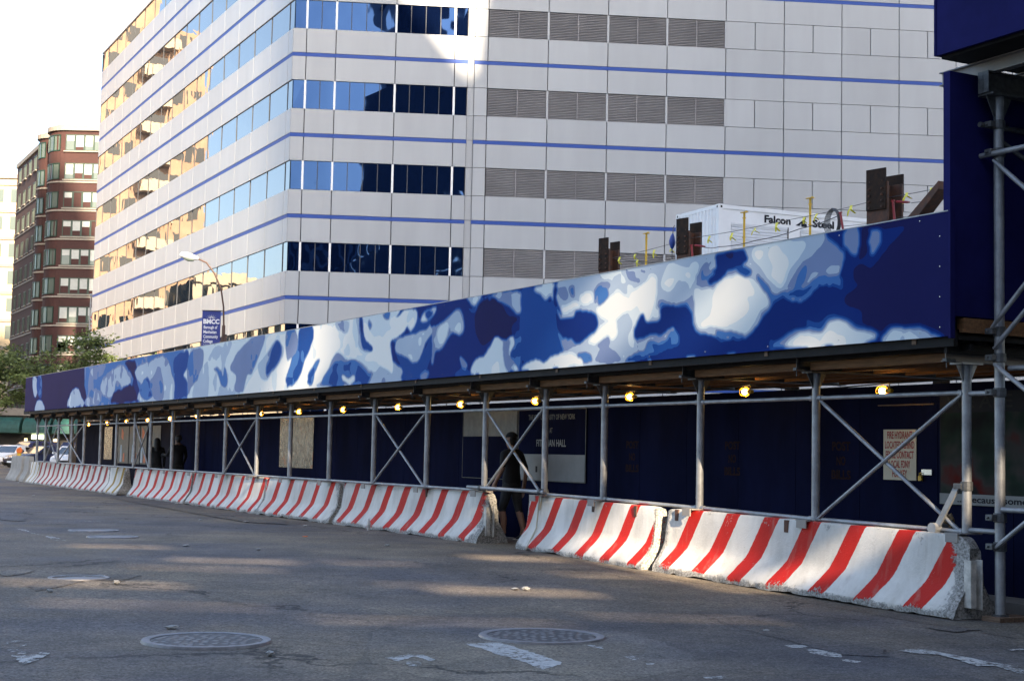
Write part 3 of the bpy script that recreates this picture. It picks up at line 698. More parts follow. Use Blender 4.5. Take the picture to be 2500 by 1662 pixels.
def steel_on(t, geo, x, plates=True, sign=-1):
    """exposed joint channel on a broken end"""
    a, b, dx, dn, L = geo
    fr = lambda p, q, z: a + dx*p + dn*q + Vector((0, 0, z))
    mb = MB(fr); mb.box(x-.05, x+.045, -.135, -.122, .12, .58); mb.box(x-.05, x-.038, -.122, -.06, .12, .58); mb.box(x-.06, x+.03, .0, .014, .10, .585)
    build("joint_channel", mb, M['rebar_plate'], t, bevel=.003)
def lifting(t, geo, xs_):
    a, b, dx, dn, L = geo; fr = lambda p, q, z: a + dx*p + dn*q + Vector((0, 0, z)); mb = MB(fr)
    for x in xs_: mb.box(x-.035, x+.035, -.093, -.07, .66, .80)
    build("lifting_slot", mb, M['rust'], t)
ST = lambda c0, pitch, n, w=.135: [(c0+pitch*i, w+.008*math.sin(i*5.1)) for i in range(n)]
t, g = make_barrier("red and white barrier with crumbled end and exposed steel joint under the end post", 11.06, 16.46, 11.15, 11.22, ST(11.22, .757, 8), rough0=1.0, rough1=.25, wear=.04, seed=3)
steel_on(t, g, -.0); lifting(t, g, [2.9, 5.15])
t, g = make_barrier("short red and white barrier with a rope beside the walkway gap", 16.6, 20.45, 11.17, 11.40, [(16.42, .12), (17.17, .13), (17.92, .13), (18.66, .13), (19.44, .13), (20.2, .12)], rough0=.2, rough1=.1, seed=5); lifting(t, g, [.55, 1.75])
mb = MB(F); mb.path([(20.05, 11.36-.30, .02), (20.03, 11.36-.14, .33), (20.04, 11.36-.085, .82), (19.95, 11.4, .835), (19.7, 11.42, .83), (19.75, 11.36, .835), (20.0, 11.30, .84), (20.02, 11.26, .6)], .012, 6)
tag(build("rope", mb, M['cream'], loc=F(20, 11.3, 0)), "frayed pale rope looped over the barrier end beside the walkway gap", "rope")
t, g = make_barrier("red and white barrier with broken grey corner and long tube at the walkway gap", 21.72, 28.05, 11.38, 11.42, ST(21.84, .775, 9), rough0=.8, rough1=.2, wear=.02, seed=8); steel_on(t, g, .05); lifting(t, g, [2.4])
t, g = make_barrier("short red and white barrier beside the one with the broken grey corner", 28.12, 32.45, 11.38, 11.36, ST(28.46, .77, 6, .12), rough0=.35, rough1=.4, wear=.03, seed=11)
t, g = make_barrier("red and white barrier standing below the steel X brace, mid row", 32.5, 38.3, 11.38, 11.46, ST(32.55, .80, 8, .12), rough0=.3, rough1=.1, seed=13)
t, g = make_barrier("red and white barrier at the shadowed gap with a broken far end", 38.36, 44.0, 11.44, 11.4, ST(38.3, .795, 8, .12), rough0=.1, rough1=.3, seed=17)
t, g = make_barrier("faded barrier with two yellow stripes beside the dark joint gap", 45.3, 47.1, 11.45, 11.46, ST(45.4, .80, 2, .12), mats=M['barrier_yel'], rough0=.5, seed=19)
t, g = make_barrier("faded red and white barrier left of the yellow striped one", 47.15, 52.4, 11.46, 11.46, ST(46.7, .78, 8, .145), mats=M['barrier_old'], seed=23)
t, g = make_barrier("faded red and white barrier far down the row, before the yellow striped end", 52.45, 58.0, 11.46, 11.5, ST(52.0, .80, 8, .145), mats=M['barrier_old'], seed=29)
t, g = make_barrier("narrow far barrier with thin yellow stripes beside the bare concrete ones", 58.05, 60.2, 11.5, 11.6, ST(58.1, .8, 3, .09), mats=M['barrier_yel'], seed=31)
t, g = make_barrier("bare grey concrete barrier, inner one of the far left pair", 60.7, 62.3, 11.62, 11.75, [], mats=M['raw_concrete'], H=1.0, seed=37)
t, g = make_barrier("bare grey concrete barrier, outermost at far left under an orange light", 62.6, 64.4, 11.70, 11.62, [], mats=M['raw_concrete'], H=1.0, seed=41)
# little steel packers where the posts stand
POSTS = [11.32, 13.65, 15.91, 18.22, 19.9, 21.86, 24.06, 26.4, 28.65, 30.93, 33.1, 35.44, 37.73, 40.01, 42.19, 43.93, 46.05, 48.08, 50.34, 52.19, 54.29, 56.49, 57.97]
def ztop(s): return .81+gzs(s)+.004

# ================================================================ SIDEWALK SHED
shed = thing("sidewalk_shed", "long steel pipe sidewalk shed with a painted cloud parapet", "sidewalk shed", tuple(F(34, 11.3, 0)), math.atan2(SV.y, SV.x))
PN = 11.27; ZH = 2.41
for i, s in enumerate(POSTS):
    zb = ztop(s)
    mb = MB(F); mb.tube((s, PN, zb+.012), (s, PN, ZH), .0475, 16); p = build("post", mb, M['galv'], shed, True)
    mb = MB(F); mb.box(s-.10, s+.12, PN-.19, PN+.11, zb+.003, zb+.017); mb.box(s-.08, s+.09, PN-.205, PN-.19, zb-.075, zb+.017); build("base_plate", mb, M['steel_beam'], p)
    mb = MB(F); mb.box(s-.09, s+.09, PN-.14, PN+.14, ZH, ZH+.018)
    mb.prism([(PN-.14, ZH), (PN-.05, ZH-.17), (PN-.05, ZH)], s-.006, s+.006, 0, (1, 2, 0)); mb.prism([(PN+.14, ZH), (PN+.05, ZH), (PN+.05, ZH-.17)], s-.006, s+.006, 0, (1, 2, 0))
    mb.prism([(s-.09, ZH), (s-.05, ZH-.15), (s-.05, ZH)], PN-.006, PN+.006, 0, (0, 2, 1)); mb.prism([(s+.09, ZH), (s+.05, ZH), (s+.05, ZH-.15)], PN-.006, PN+.006, 0, (0, 2, 1))
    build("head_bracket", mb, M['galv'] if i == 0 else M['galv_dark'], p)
    mb = MB(F); z0, z1 = ZH+.02, ZH+.18; w = .06
    mb.box(s-w, s+w, 10.98, 13.6, z0, z0+.012); mb.box(s-w, s+w, 10.98, 13.6, z1-.012, z1); mb.box(s-.006, s+.006, 10.985, 13.6, z0+.012, z1-.012)
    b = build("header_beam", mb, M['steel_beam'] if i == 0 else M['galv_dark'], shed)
    mb = MB(F); mb.tube((s-.07, 10.93, ZH+.03), (s-.07, 11.05, ZH+.03), .016, 8); mb.box(s-.10, s-.04, 10.90, 10.96, ZH+.012, ZH+.048); mb.tube((s-.07, 10.93, ZH-.05), (s-.07, 10.93, ZH+.02), .008, 6)
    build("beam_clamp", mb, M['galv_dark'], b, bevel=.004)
for i in range(len(POSTS)-1):
    a, b = POSTS[i], POSTS[i+1]
    def rail(z0, z1, name="rail", n0=PN, r=.024, ex=.0):
        mb = MB(F); mb.path([(a+.055-ex, n0, z0), (a+.1-ex, n0, z0), (b-.1+ex, n0, z1), (b-.055+ex, n0, z1)], r, 10)
        for s_ in (a+.075, b-.075): mb.tube((s_-.03, n0, z0 if s_ < (a+b)/2 else z1), (s_+.03, n0, z0 if s_ < (a+b)/2 else z1), r*1.35, 10)
        return build(name, mb, M['galv'], shed, True)
    rail(2.13, 2.13)
    if i == 4:
        mb = MB(F); mb.tube((a-.12, 11.2, .875), (b+.45, 11.2, .885), .030, 12); build("rail", mb, M['galv'], shed, True)
        mb = MB(F)
        for q in (a, b): mb.tube((q-.03, 11.2, .88), (q+.03, 11.2, .88), .042, 10); mb.tube((q, 11.2, .88), (q, PN, .88), .02, 8); mb.tube((q-.035, PN, .88), (q+.035, PN, .88), .058, 12)
        build("coupler", mb, M['galv_dark'], shed)
    else: rail(.84+gzs(a), .84+gzs(b))
for (i, j) in ((0, 1), (4, 5), (6, 7), (10, 11), (14, 15), (18, 20), (20, 21)):
    a, b = POSTS[i], POSTS[j]
    for (p, q) in (((a+.03, 11.27, .80+gzs(a)), (b-.04, 11.27, 2.12)), ((a+.03, 11.245, 2.12), (b-.04, 11.245, .83+gzs(b)))):
        mb = MB(F); P, Q = Vector(p), Vector(q); d = (Q-P)*.055
        mb.tube(tuple(P+d), tuple(Q-d), .022, 10)
        for e, f_ in ((P, P+d*1.2), (Q, Q-d*1.2)): mb.tube(tuple(e), tuple(f_), .013, 6, 0, .024)
        mb.tube((p[0], p[1]-.03, p[2]), (p[0], PN, p[2]), .014, 6); mb.tube((q[0], q[1]-.03, q[2]), (q[0], PN, q[2]), .014, 6)
        build("cross_brace", mb, M['galv'], shed, True)
# knee brace and coupler of the end post
mb = MB(F); K0, K1 = Vector((11.72, 11.24, ztop(11.3)+.03)), Vector((11.40, 11.22, 1.19)); dd = (K1-K0).normalized(); sd = Vector((0, 1, 0)).cross(dd).normalized()*.032
vs = [K0-sd, K0+sd, K1+sd, K1-sd]; mb.add([tuple(v+Vector((0, e, 0))) for e in (-.012, .012) for v in vs], [(0, 1, 2, 3), (7, 6, 5, 4), (0, 4, 5, 1), (1, 5, 6, 2), (2, 6, 7, 3), (3, 7, 4, 0)])
mb.tube((11.72, 11.18, ztop(11.3)+.04), (11.72, 11.36, ztop(11.3)+.04), .06, 12); build("knee_brace", mb, M['galv'], shed)
mb = MB(F); mb.tube((11.32, PN, 1.15), (11.32, PN, 1.24), .062, 12); mb.box(11.33, 11.44, 11.2, 11.32, 1.165, 1.22); build("coupler", mb, M['galv_dark'], shed, bevel=.004)
# timber joists, deck
S0, S1 = 11.02, 58.3
for n in (11.16, 11.62, 12.1, 12.58, 13.06, 13.5):
    cuts = list(POSTS)+[S1]
    for a, b in zip(cuts[:-1], cuts[1:]):
        mb = MB(F); mb.box(a+.07, b-.07, n-.035, n+.035, ZH+.03, ZH+.118); build("joist", mb, M['timber'], shed)
        if n > 11.2 and len(bpy.data.objects) and n < 11.7: pass
mb = MB(F); s = S0; pts = []
poly = []
x = 0
n_c = int((13.7-10.86)/.05)
prof_ = [(10.86+.05*i, ZH+.185+(.018 if (i//2) % 2 else 0)) for i in range(n_c+1)]
vs = [(a_, n, z) for a_ in (S0, S1) for n, z in prof_]; k = len(prof_); mb.add(vs, [(i, i+1, k+i+1, k+i) for i in range(k-1)])
vs = [(a_, n, z+.004) for a_ in (S0, S1) for n, z in prof_]; mb.add(vs, [(i, i+1, k+i+1, k+i) for i in range(k-1)])
mb.box(S0, S1, 10.86, 13.7, ZH+.215, ZH+.26); mb.box(S0, S1, 10.80, 10.855, ZH+.15, ZH+.29); mb.box(S0, S1, 11.02, 11.06, ZH+.122, ZH+.18); build("deck", mb, M['deck'], shed)
M['plank_end'] = M['timber_old']
mb = MB(F)
mb.box(11.0, 11.05, 10.9, 13.6, 2.70, 2.735)
build("end_plank", mb, M['timber'], shed)

# cloud parapet: posterised painted clouds as bands of one field
MURAL=[(0.2,[(61.39,4.56),(47.22,4.59),(46.8,2.24),(60.85,2.39)]),(3.4,[(47.3,5.02),(36.41,4.67),(36.11,2.29),(46.8,2.24)]),(6,[(36.41,4.67),(26.53,4.23),(26.39,2.4),(36.11,2.29)]),(6.2,[(29.97,4.21),(23.95,4.07),(23.84,2.39),(29.81,2.53)]),(1.3,[(23.95,4.02),(18.52,4.08),(18.46,2.41),(23.85,2.44)]),(5.6,[(18.52,4.08),(16.71,4.0),(16.67,2.45),(18.46,2.41)]),(5.3,[(18.28,4.12),(12.55,4.33),(12.54,2.38),(18.22,2.54)]),(0,[(12.58,4.07),(10.76,4.07),(10.76,2.47),(12.57,2.38)]),(5,[(56.62,3.85),(55.92,3.85),(55.7,3.32),(56.1,3.11),(56.47,3.39)]),(2.6,[(55.81,3.82),(55.03,3.82),(54.92,3.11),(55.69,3.27)]),(5,[(55.92,2.63),(55.67,2.98),(54.9,3.0),(54.27,2.66)]),(5,[(50.58,2.69),(50.28,3.09),(49.47,3.3),(48.8,3.07),(48.34,2.69)]),(4.6,[(48.19,2.71),(47.76,2.96),(47.19,2.9),(46.75,3.17),(46.2,2.71)]),(0.6,[(42.4,2.77),(42.19,3.38),(41.7,3.1),(41.35,2.71)]),(0.4,[(44.62,2.7),(44.5,2.98),(43.54,3.07),(42.46,3.16),(41.94,2.72)]),(4.2,[(47.54,3.79),(45.67,3.86),(46.22,3.51),(47.02,3.47)]),(4.9,[(46.09,3.08),(45.91,3.47),(44.62,3.69),(43.62,3.76),(42.95,3.49),(42.59,3.2),(43.47,3.14),(44.2,3.33),(44.47,3.0),(45.16,2.89)]),(0.5,[(43.34,3.82),(42.27,3.85),(41.92,3.53),(42.18,3.3),(42.76,3.56)]),(5.2,[(42.05,3.61),(40.64,3.74),(39.15,3.78),(38.55,3.39),(38.19,2.69),(41.64,2.69),(41.34,3.12),(42.01,3.34)]),(2.6,[(41.56,2.9),(41.41,3.13),(40.79,3.27),(40.17,2.86),(40.92,2.7)]),(3.8,[(40.55,3.1),(40.04,3.45),(39.51,3.5),(39.13,2.73),(39.94,2.71)]),(2.4,[(38.36,3.53),(38.11,3.77),(37.11,3.85),(37.1,3.41),(37.36,3.24),(36.96,2.99),(36.99,2.69),(38.07,2.69),(38.14,3.02)]),(3.7,[(37.05,3.68),(35.9,3.84),(35.74,3.45),(36.21,3.1),(36.64,2.94),(36.88,2.78)]),(5.4,[(36.21,3.1),(35.74,3.42),(34.53,3.85),(33.49,3.86),(34.05,3.34),(33.37,3.0),(33.33,2.61),(36.59,2.58)]),(3.7,[(33.63,3.3),(32.64,3.77),(31.34,3.89),(31.6,3.51),(32.03,3.14),(32.4,3.03),(32.65,2.67),(33.25,2.75),(33.18,3.06)]),(2.9,[(34.9,3.33),(34.35,3.26),(34.15,3.12),(34.02,3.32),(33.78,2.95),(34.2,2.85),(34.53,3.14)]),(6.8,[(32.55,2.7),(32.04,3.05),(31.24,3.35),(31.24,3.76),(30.66,3.86),(26.78,3.88),(26.69,2.72),(32.37,2.61)]),(4.6,[(31.69,3.24),(30.91,3.57),(30.57,3.73),(30.09,3.58),(30.27,3.27),(31.02,2.95),(31.47,2.94)]),(2.4,[(31.14,3.19),(30.88,3.45),(30.57,3.7),(30.2,3.59),(30.34,3.3),(31.01,3.01)]),(2.3,[(29.89,2.87),(29.66,3.19),(29.45,3.43),(29.14,3.76),(28.42,3.87),(28.35,3.68),(28.65,3.37),(29.16,2.84),(29.62,2.72)]),(2.4,[(28.68,2.78),(28.4,3.0),(28.22,3.07),(28.29,2.8),(28.52,2.72)]),(3.6,[(29.94,3.89),(29.43,3.89),(29.24,3.59),(29.4,3.37),(29.88,3.28)]),(2.3,[(29.2,3.87),(28.4,3.88),(28.52,3.55),(28.83,3.29),(29.43,2.89),(29.66,2.72),(29.83,2.75),(29.38,3.15),(29.24,3.45)]),(2.4,[(28.64,2.92),(28.11,3.2),(28.03,3.12),(28.46,2.75)]),(4,[(28.04,2.65),(27.8,2.81),(27.32,3.22),(26.97,3.28),(26.61,3.13),(25.99,3.08),(25.39,2.83),(25.06,2.65)]),(2.5,[(27.82,2.67),(27.31,3.09),(26.95,3.12),(26.67,3.07),(26.33,3.11),(25.99,3.03),(25.45,2.78),(25.19,2.68)]),(6.6,[(26.83,2.84),(26.69,2.86),(26.51,2.75),(26.21,2.83),(26.15,2.71),(26.43,2.66),(26.71,2.73)]),(4.6,[(27.26,3.86),(26.56,3.88),(26.54,3.65),(26.86,3.66)]),(4.8,[(26.19,3.89),(25.89,3.89),(25.7,3.5),(25.5,3.44),(25.23,3.27),(25.1,3.14),(25.54,3.19),(26.01,3.34),(26.07,3.62)]),(1.6,[(26.02,3.87),(25.87,3.87),(25.82,3.63),(25.68,3.45),(25.59,3.43),(25.49,3.35),(25.23,3.3),(25.12,3.17),(25.48,3.22),(25.85,3.35),(25.97,3.64)]),(3.6,[(25.6,3.82),(25.44,3.69),(25.63,3.6)]),(2.9,[(24.97,3.88),(24.64,3.89),(24.73,3.73)]),(3,[(24.5,3.36),(24.37,3.46),(24.19,3.45),(24.31,3.31)]),(3,[(24.74,3.25),(24.63,3.36),(24.56,3.33),(24.63,3.14)]),(5,[(25.51,2.65),(25.14,2.87),(24.72,3.05),(24.23,2.93),(24.03,2.78),(24.15,2.62)]),(7.3,[(25.78,3.81),(25.38,3.53),(24.99,3.48),(24.51,3.58),(24.64,3.68),(24.0,3.86),(23.7,3.84),(23.81,3.63),(24.09,3.45),(24.5,3.38),(24.61,3.29),(24.48,3.09),(24.46,2.79),(24.83,2.9),(25.21,3.0),(25.73,3.09),(25.36,3.28),(25.76,3.5)]),(2,[(24.33,3.15),(24.05,3.15),(23.81,2.98),(23.62,2.95),(23.31,3.03),(23.04,3.25),(22.83,3.3),(23.08,2.79),(23.75,2.65),(24.1,2.68),(24.02,2.82)]),(5.4,[(24.36,3.18),(24.26,3.37),(23.68,3.43),(23.21,3.59),(22.9,3.57),(22.87,3.38),(23.11,3.28),(23.37,2.99),(23.65,2.96),(23.94,3.06)]),(6.2,[(23.82,3.84),(23.51,3.82),(23.51,3.51),(23.68,3.43),(23.92,3.64)]),(1.8,[(23.75,3.44),(23.52,3.64),(23.49,3.8),(23.34,3.64),(22.79,3.63),(23.12,3.49),(23.44,3.46)]),(5.8,[(23.35,3.64),(23.2,3.8),(22.82,3.84),(22.71,3.76),(22.91,3.66),(23.13,3.63)]),(2,[(23.14,3.79),(22.87,3.81),(22.81,3.75),(23.02,3.67)]),(0.6,[(22.91,3.57),(22.55,3.77),(22.29,3.87),(21.97,3.86),(22.02,3.76),(22.48,3.59),(22.8,3.49)]),(5.6,[(21.63,3.91),(21.15,3.91),(21.1,3.84),(21.36,3.75)]),(2.6,[(21.73,3.8),(21.43,3.69),(21.09,3.8),(20.72,3.88),(20.44,3.79),(20.72,3.79),(21.0,3.72),(21.38,3.65)]),(4.6,[(20.72,3.87),(19.83,3.86),(19.77,3.65),(19.88,3.53),(20.17,3.66),(20.42,3.74)]),(-0.2,[(21.33,3.55),(21.19,3.72),(20.91,3.81),(20.81,3.75),(20.71,3.79),(20.44,3.72),(20.15,3.51),(19.89,3.45),(20.06,3.29),(20.05,3.11),(20.59,3.21),(20.96,3.1),(21.2,3.25)]),(4.6,[(22.85,3.47),(22.69,3.51),(22.43,3.54),(22.18,3.65),(21.92,3.72),(21.75,3.67),(21.67,3.4),(21.84,3.34),(22.16,3.34),(22.5,3.14),(22.75,3.07),(22.79,2.89),(22.88,3.01)]),(6.3,[(22.66,3.41),(22.37,3.51),(22.24,3.46),(22.41,3.26),(22.6,3.23)]),(5.3,[(22.15,3.63),(21.87,3.67),(21.75,3.4),(22.06,3.36)]),(0.9,[(22.65,2.77),(22.3,3.12),(21.85,3.32),(21.34,2.98),(21.43,2.72)]),(3.6,[(23.3,2.69),(23.14,2.82),(22.91,2.76),(23.02,2.67)]),(4.4,[(21.8,3.0),(21.53,2.84),(21.67,2.77),(21.77,2.87)]),(2.6,[(21.92,2.7),(21.73,2.82),(21.53,2.77),(21.33,2.66)]),(1.9,[(19.74,2.86),(19.78,3.82),(19.44,3.87),(19.1,3.64),(18.78,3.57),(18.53,3.16),(18.52,2.84),(19.07,2.75)]),(2.6,[(20.04,2.67),(19.93,3.2),(19.71,3.15),(19.78,2.66)]),(6.6,[(21.35,2.87),(20.96,2.95),(20.77,3.08),(20.54,3.21),(20.32,3.13),(20.05,3.17),(19.97,3.04),(20.08,2.88),(19.86,2.7),(19.94,2.65),(21.28,2.67)]),(4.4,[(20.34,3.1),(20.11,3.11),(20.13,2.92),(19.94,2.73),(20.19,2.68)]),(5.6,[(19.4,3.87),(18.81,3.87),(18.84,3.66),(18.96,3.69),(19.1,3.64),(19.23,3.75)]),(1.2,[(18.86,3.66),(18.81,3.83),(18.7,3.81),(18.73,3.65),(18.56,3.4),(18.8,3.57)]),(6.5,[(19.69,2.64),(19.32,2.79),(19.07,2.75),(18.87,2.82),(18.63,2.85),(18.25,2.81),(17.87,2.66)]),(7.4,[(19.58,2.65),(19.27,2.77),(19.07,2.73),(18.71,2.8),(18.28,2.79),(17.94,2.67)]),(1,[(18.78,3.57),(18.65,3.38),(18.19,3.36),(18.04,3.39),(17.87,3.4),(17.82,3.35),(17.63,3.33),(17.6,3.18),(17.73,3.11),(17.99,3.02),(18.18,3.02),(18.45,3.07),(18.65,3.17)]),(3.9,[(18.66,3.15),(18.48,3.06),(18.18,3.0),(18.25,2.91),(18.48,2.88)]),(7.2,[(18.58,3.52),(18.22,3.58),(18.1,3.5),(18.5,3.45)]),(7.2,[(18.09,3.65),(17.75,3.66),(17.73,3.54),(18.04,3.52)]),(3.6,[(18.4,3.8),(18.24,3.81),(18.27,3.64)]),(4.1,[(18.69,3.78),(18.47,3.82),(18.42,3.68),(18.58,3.61)]),(1.1,[(18.25,3.4),(17.98,3.41),(17.63,3.34),(17.6,3.17),(17.97,3.03),(18.24,3.01)]),(2.7,[(17.64,3.54),(17.56,3.66),(17.38,3.66),(17.33,3.55),(17.55,3.45)]),(3.6,[(17.73,3.61),(17.6,3.75),(17.35,3.74),(17.32,3.66),(17.6,3.64),(17.68,3.49)]),(7.3,[(17.61,3.39),(17.37,3.51),(17.09,3.59),(16.8,3.48),(16.56,3.49),(16.61,3.4),(16.96,3.32),(17.24,3.24)]),(7,[(16.83,3.53),(16.46,3.67),(16.3,3.75),(16.18,3.66),(16.19,3.48),(16.29,3.22),(16.41,3.17),(16.56,3.29),(16.65,3.4)]),(4.3,[(16.98,3.87),(16.46,3.87),(16.45,3.69),(16.69,3.68)]),(7.2,[(17.67,3.08),(17.21,3.25),(17.11,3.11),(17.16,2.99),(17.79,2.98)]),(2.5,[(18.16,2.84),(17.96,2.87),(17.75,2.79),(17.76,2.67),(18.05,2.68)]),(7.2,[(18.23,2.76),(18.05,2.74),(17.96,2.67),(18.22,2.67)]),(4.2,[(17.57,2.79),(17.45,2.91),(17.19,2.85),(16.95,2.69),(17.61,2.7)]),(4,[(17.6,2.97),(17.3,3.02),(17.32,2.91),(17.49,2.89)]),(6.4,[(16.04,3.63),(15.93,3.81),(15.75,3.83),(15.6,3.78),(15.42,3.72),(15.41,3.6),(15.67,3.64),(15.81,3.56),(15.99,3.56)]),(4,[(16.18,3.27),(16.11,3.42),(15.81,3.36),(15.45,3.39),(15.3,3.59),(15.21,3.72),(15.04,3.79),(15.0,3.5),(15.31,3.45),(15.32,3.08),(15.49,3.3),(16.03,3.32)]),(2.6,[(16.12,3.28),(16.07,3.36),(15.81,3.3),(15.59,3.35),(15.45,3.27),(15.3,3.08),(15.37,3.09),(15.66,3.27)]),(1,[(16.63,2.95),(16.67,3.11),(16.56,3.25),(16.47,3.25),(16.4,3.16),(16.1,3.17),(16.09,3.28),(15.66,3.31),(15.45,3.23),(15.3,3.0),(15.09,2.9),(14.82,2.85),(14.27,2.85),(14.03,3.02),(13.82,3.19),(13.58,3.3),(13.55,3.23),(13.23,3.17),(13.01,3.28),(12.79,3.33),(12.57,3.24),(12.61,3.16),(12.52,3.08),(12.32,3.0),(12.29,2.89),(12.08,2.8),(12.01,2.72),(12.06,2.64),(12.95,2.59),(15.09,2.65),(16.78,2.64),(16.67,2.74),(16.28,2.79),(15.95,2.89),(15.66,2.96),(15.77,3.03),(16.1,2.98)]),(0.6,[(16.03,3.28),(15.95,3.12),(15.73,3.19),(15.44,3.01),(15.37,2.84),(15.62,2.94),(15.95,3.12)]),(4.2,[(16.67,2.94),(16.4,2.96),(16.1,2.99),(15.94,2.86),(16.02,2.84),(16.17,2.93),(16.48,2.9),(16.61,2.8)]),(2.5,[(16.75,2.66),(16.66,2.77),(16.44,2.79),(16.31,2.89),(15.95,2.9),(15.83,3.0),(15.65,2.96),(15.62,2.84),(15.94,2.78),(16.39,2.69)]),(4.2,[(15.36,3.06),(15.34,3.31),(15.31,3.49),(15.04,3.58),(14.77,3.62),(14.44,3.61),(14.13,3.5),(13.94,3.41),(13.77,3.2),(14.06,3.03),(14.31,2.85),(14.76,2.93),(15.16,2.93)]),(6.1,[(15.32,3.47),(15.11,3.47),(14.91,3.43),(14.84,3.53),(14.76,3.59),(14.57,3.58),(14.44,3.59),(14.25,3.51),(14.09,3.44),(13.85,3.2),(14.05,3.11),(14.3,2.88),(14.76,2.96),(15.16,2.99),(15.29,3.12)]),(7.2,[(14.89,3.39),(14.8,3.52),(14.67,3.58),(14.57,3.54),(14.48,3.57),(14.28,3.49),(14.15,3.33),(14.3,3.31),(14.27,3.15),(14.56,3.01),(14.93,2.99),(15.16,3.03),(14.99,3.1),(14.93,3.21)]),(2.8,[(14.87,2.9),(14.79,2.83),(14.72,2.82),(14.61,2.88),(14.43,2.81),(14.29,2.89),(14.76,2.95)]),(2.8,[(14.09,3.53),(14.0,3.49),(13.88,3.4),(13.78,3.29),(13.56,3.32),(13.58,3.26),(13.8,3.18),(13.85,3.24),(14.0,3.36)]),(0.9,[(14.89,3.87),(14.58,3.87),(14.35,3.87),(14.25,3.78),(14.32,3.73),(14.45,3.69),(14.51,3.64),(14.64,3.65),(14.77,3.58),(14.94,3.48),(15.02,3.51),(14.97,3.64),(14.87,3.69)]),(1.9,[(14.49,3.67),(14.32,3.7),(14.17,3.59),(14.22,3.53),(14.36,3.53)]),(-0.2,[(14.71,3.87),(14.54,3.87),(14.56,3.78)]),(4.3,[(15.21,3.66),(15.11,3.77),(14.94,3.8),(14.97,3.7),(15.11,3.63)]),(3.2,[(15.3,3.61),(15.14,3.72),(15.11,3.63),(14.87,3.63),(15.04,3.54)]),(6.5,[(14.16,3.87),(13.28,3.85),(13.31,3.66),(13.49,3.57),(13.63,3.38),(13.81,3.47),(14.0,3.62)]),(4.5,[(12.98,3.7),(12.86,3.85),(12.58,3.66),(12.56,3.59),(12.68,3.36),(12.84,3.43),(13.04,3.44),(13.18,3.4),(13.25,3.55),(13.41,3.36),(13.57,3.34),(13.44,3.47),(13.26,3.57)]),(3.9,[(13.43,3.34),(13.26,3.56),(13.18,3.54),(13.16,3.4),(13.32,3.31)]),(2.4,[(13.55,3.29),(13.23,3.31),(13.01,3.41),(12.79,3.43),(12.58,3.36),(12.61,3.25),(12.83,3.34),(13.02,3.29),(13.23,3.21),(13.52,3.24)]),(1.2,[(12.9,3.88),(12.58,3.89),(11.75,3.81),(11.71,3.76),(11.91,3.64),(12.14,3.46),(12.31,3.52),(12.42,3.47),(12.44,3.34),(12.38,3.29),(12.55,3.21),(12.63,3.28),(12.55,3.6),(12.68,3.72)]),(4.6,[(12.55,3.87),(12.36,3.87),(12.35,3.69),(12.41,3.6),(12.55,3.71),(12.57,3.78)]),(4.3,[(12.18,3.84),(12.03,3.83),(12.01,3.73),(12.13,3.59),(12.19,3.69),(12.23,3.73)]),(0.1,[(12.34,3.83),(12.2,3.83),(12.23,3.71),(12.2,3.62),(12.32,3.56),(12.35,3.62)]),(2.4,[(13.86,2.72),(13.83,2.77),(13.63,2.73),(13.54,2.81),(13.2,2.86),(13.17,2.96),(13.0,2.92),(12.79,2.97),(12.57,2.94),(12.41,2.88),(12.16,2.81),(12.03,2.65),(13.72,2.65)]),(3.9,[(13.72,2.65),(13.52,2.8),(13.19,2.86),(12.95,2.83),(12.79,2.91),(12.57,2.91),(12.36,2.83),(12.08,2.77),(12.04,2.65)]),(6,[(13.48,2.64),(13.38,2.78),(13.17,2.81),(12.95,2.8),(12.83,2.89),(12.67,2.92),(12.47,2.84),(12.31,2.81),(12.13,2.75),(12.07,2.66)]),(7.4,[(13.41,2.66),(13.34,2.75),(13.17,2.75),(13.04,2.71),(13.02,2.65)]),(7.3,[(12.98,2.67),(12.89,2.76),(12.76,2.77),(12.67,2.71),(12.68,2.66)]),(1.2,[(12.0,2.64),(11.91,2.78),(11.74,2.84),(11.53,2.81),(11.32,2.76),(11.09,2.63)]),(6,[(11.93,2.64),(11.86,2.75),(11.73,2.81),(11.57,2.78),(11.41,2.67),(11.41,2.63)]),(4.8,[(11.55,2.76),(11.36,2.73),(11.27,2.68),(11.11,2.65),(11.13,2.63),(11.41,2.64)])]
def cr(P, k=5):
    P = np.array(P, float); n = len(P); o = []
    for i in range(n):
        a, b, c, d = P[i-1], P[i], P[(i+1) % n], P[(i+2) % n]
        for t in np.arange(k)/k: o.append(.5*((2*b)+(c-a)*t+(2*a-5*b+4*c-d)*t*t+(3*b-a-3*c+d)*t**3))
    return np.array(o)
def blur(a, sy, sx):
    def k1(s): r = int(3*s)+1; x = np.arange(-r, r+1); w = np.exp(-x*x/(2*s*s)); return w/w.sum()
    for ax, s in ((0, sy), (1, sx)):
        w = k1(s); r = len(w)//2; p = np.pad(a, [(r, r) if i == ax else (0, 0) for i in (0, 1)], mode='edge'); n = a.shape[ax]
        a = sum(w[i]*np.take(p, range(i, i+n), axis=ax) for i in range(len(w)))
    return a
def vnoise(gen, S_, Z_, sc, az=1.0):
    gs = gen.uniform(-1, 1, (int((Z_.max()-Z_.min())/sc/az)+4, int((S_.max()-S_.min())/sc)+4))
    x = (S_-S_.min())/sc; z = (Z_-Z_.min())/sc/az; xi = x.astype(int); zi = z.astype(int); fx = x-xi; fz = z-zi; fx = fx*fx*(3-2*fx); fz = fz*fz*(3-2*fz)
    return (gs[zi, xi]*(1-fx)+gs[zi, xi+1]*fx)*(1-fz)+(gs[zi+1, xi]*(1-fx)+gs[zi+1, xi+1]*fx)*fz
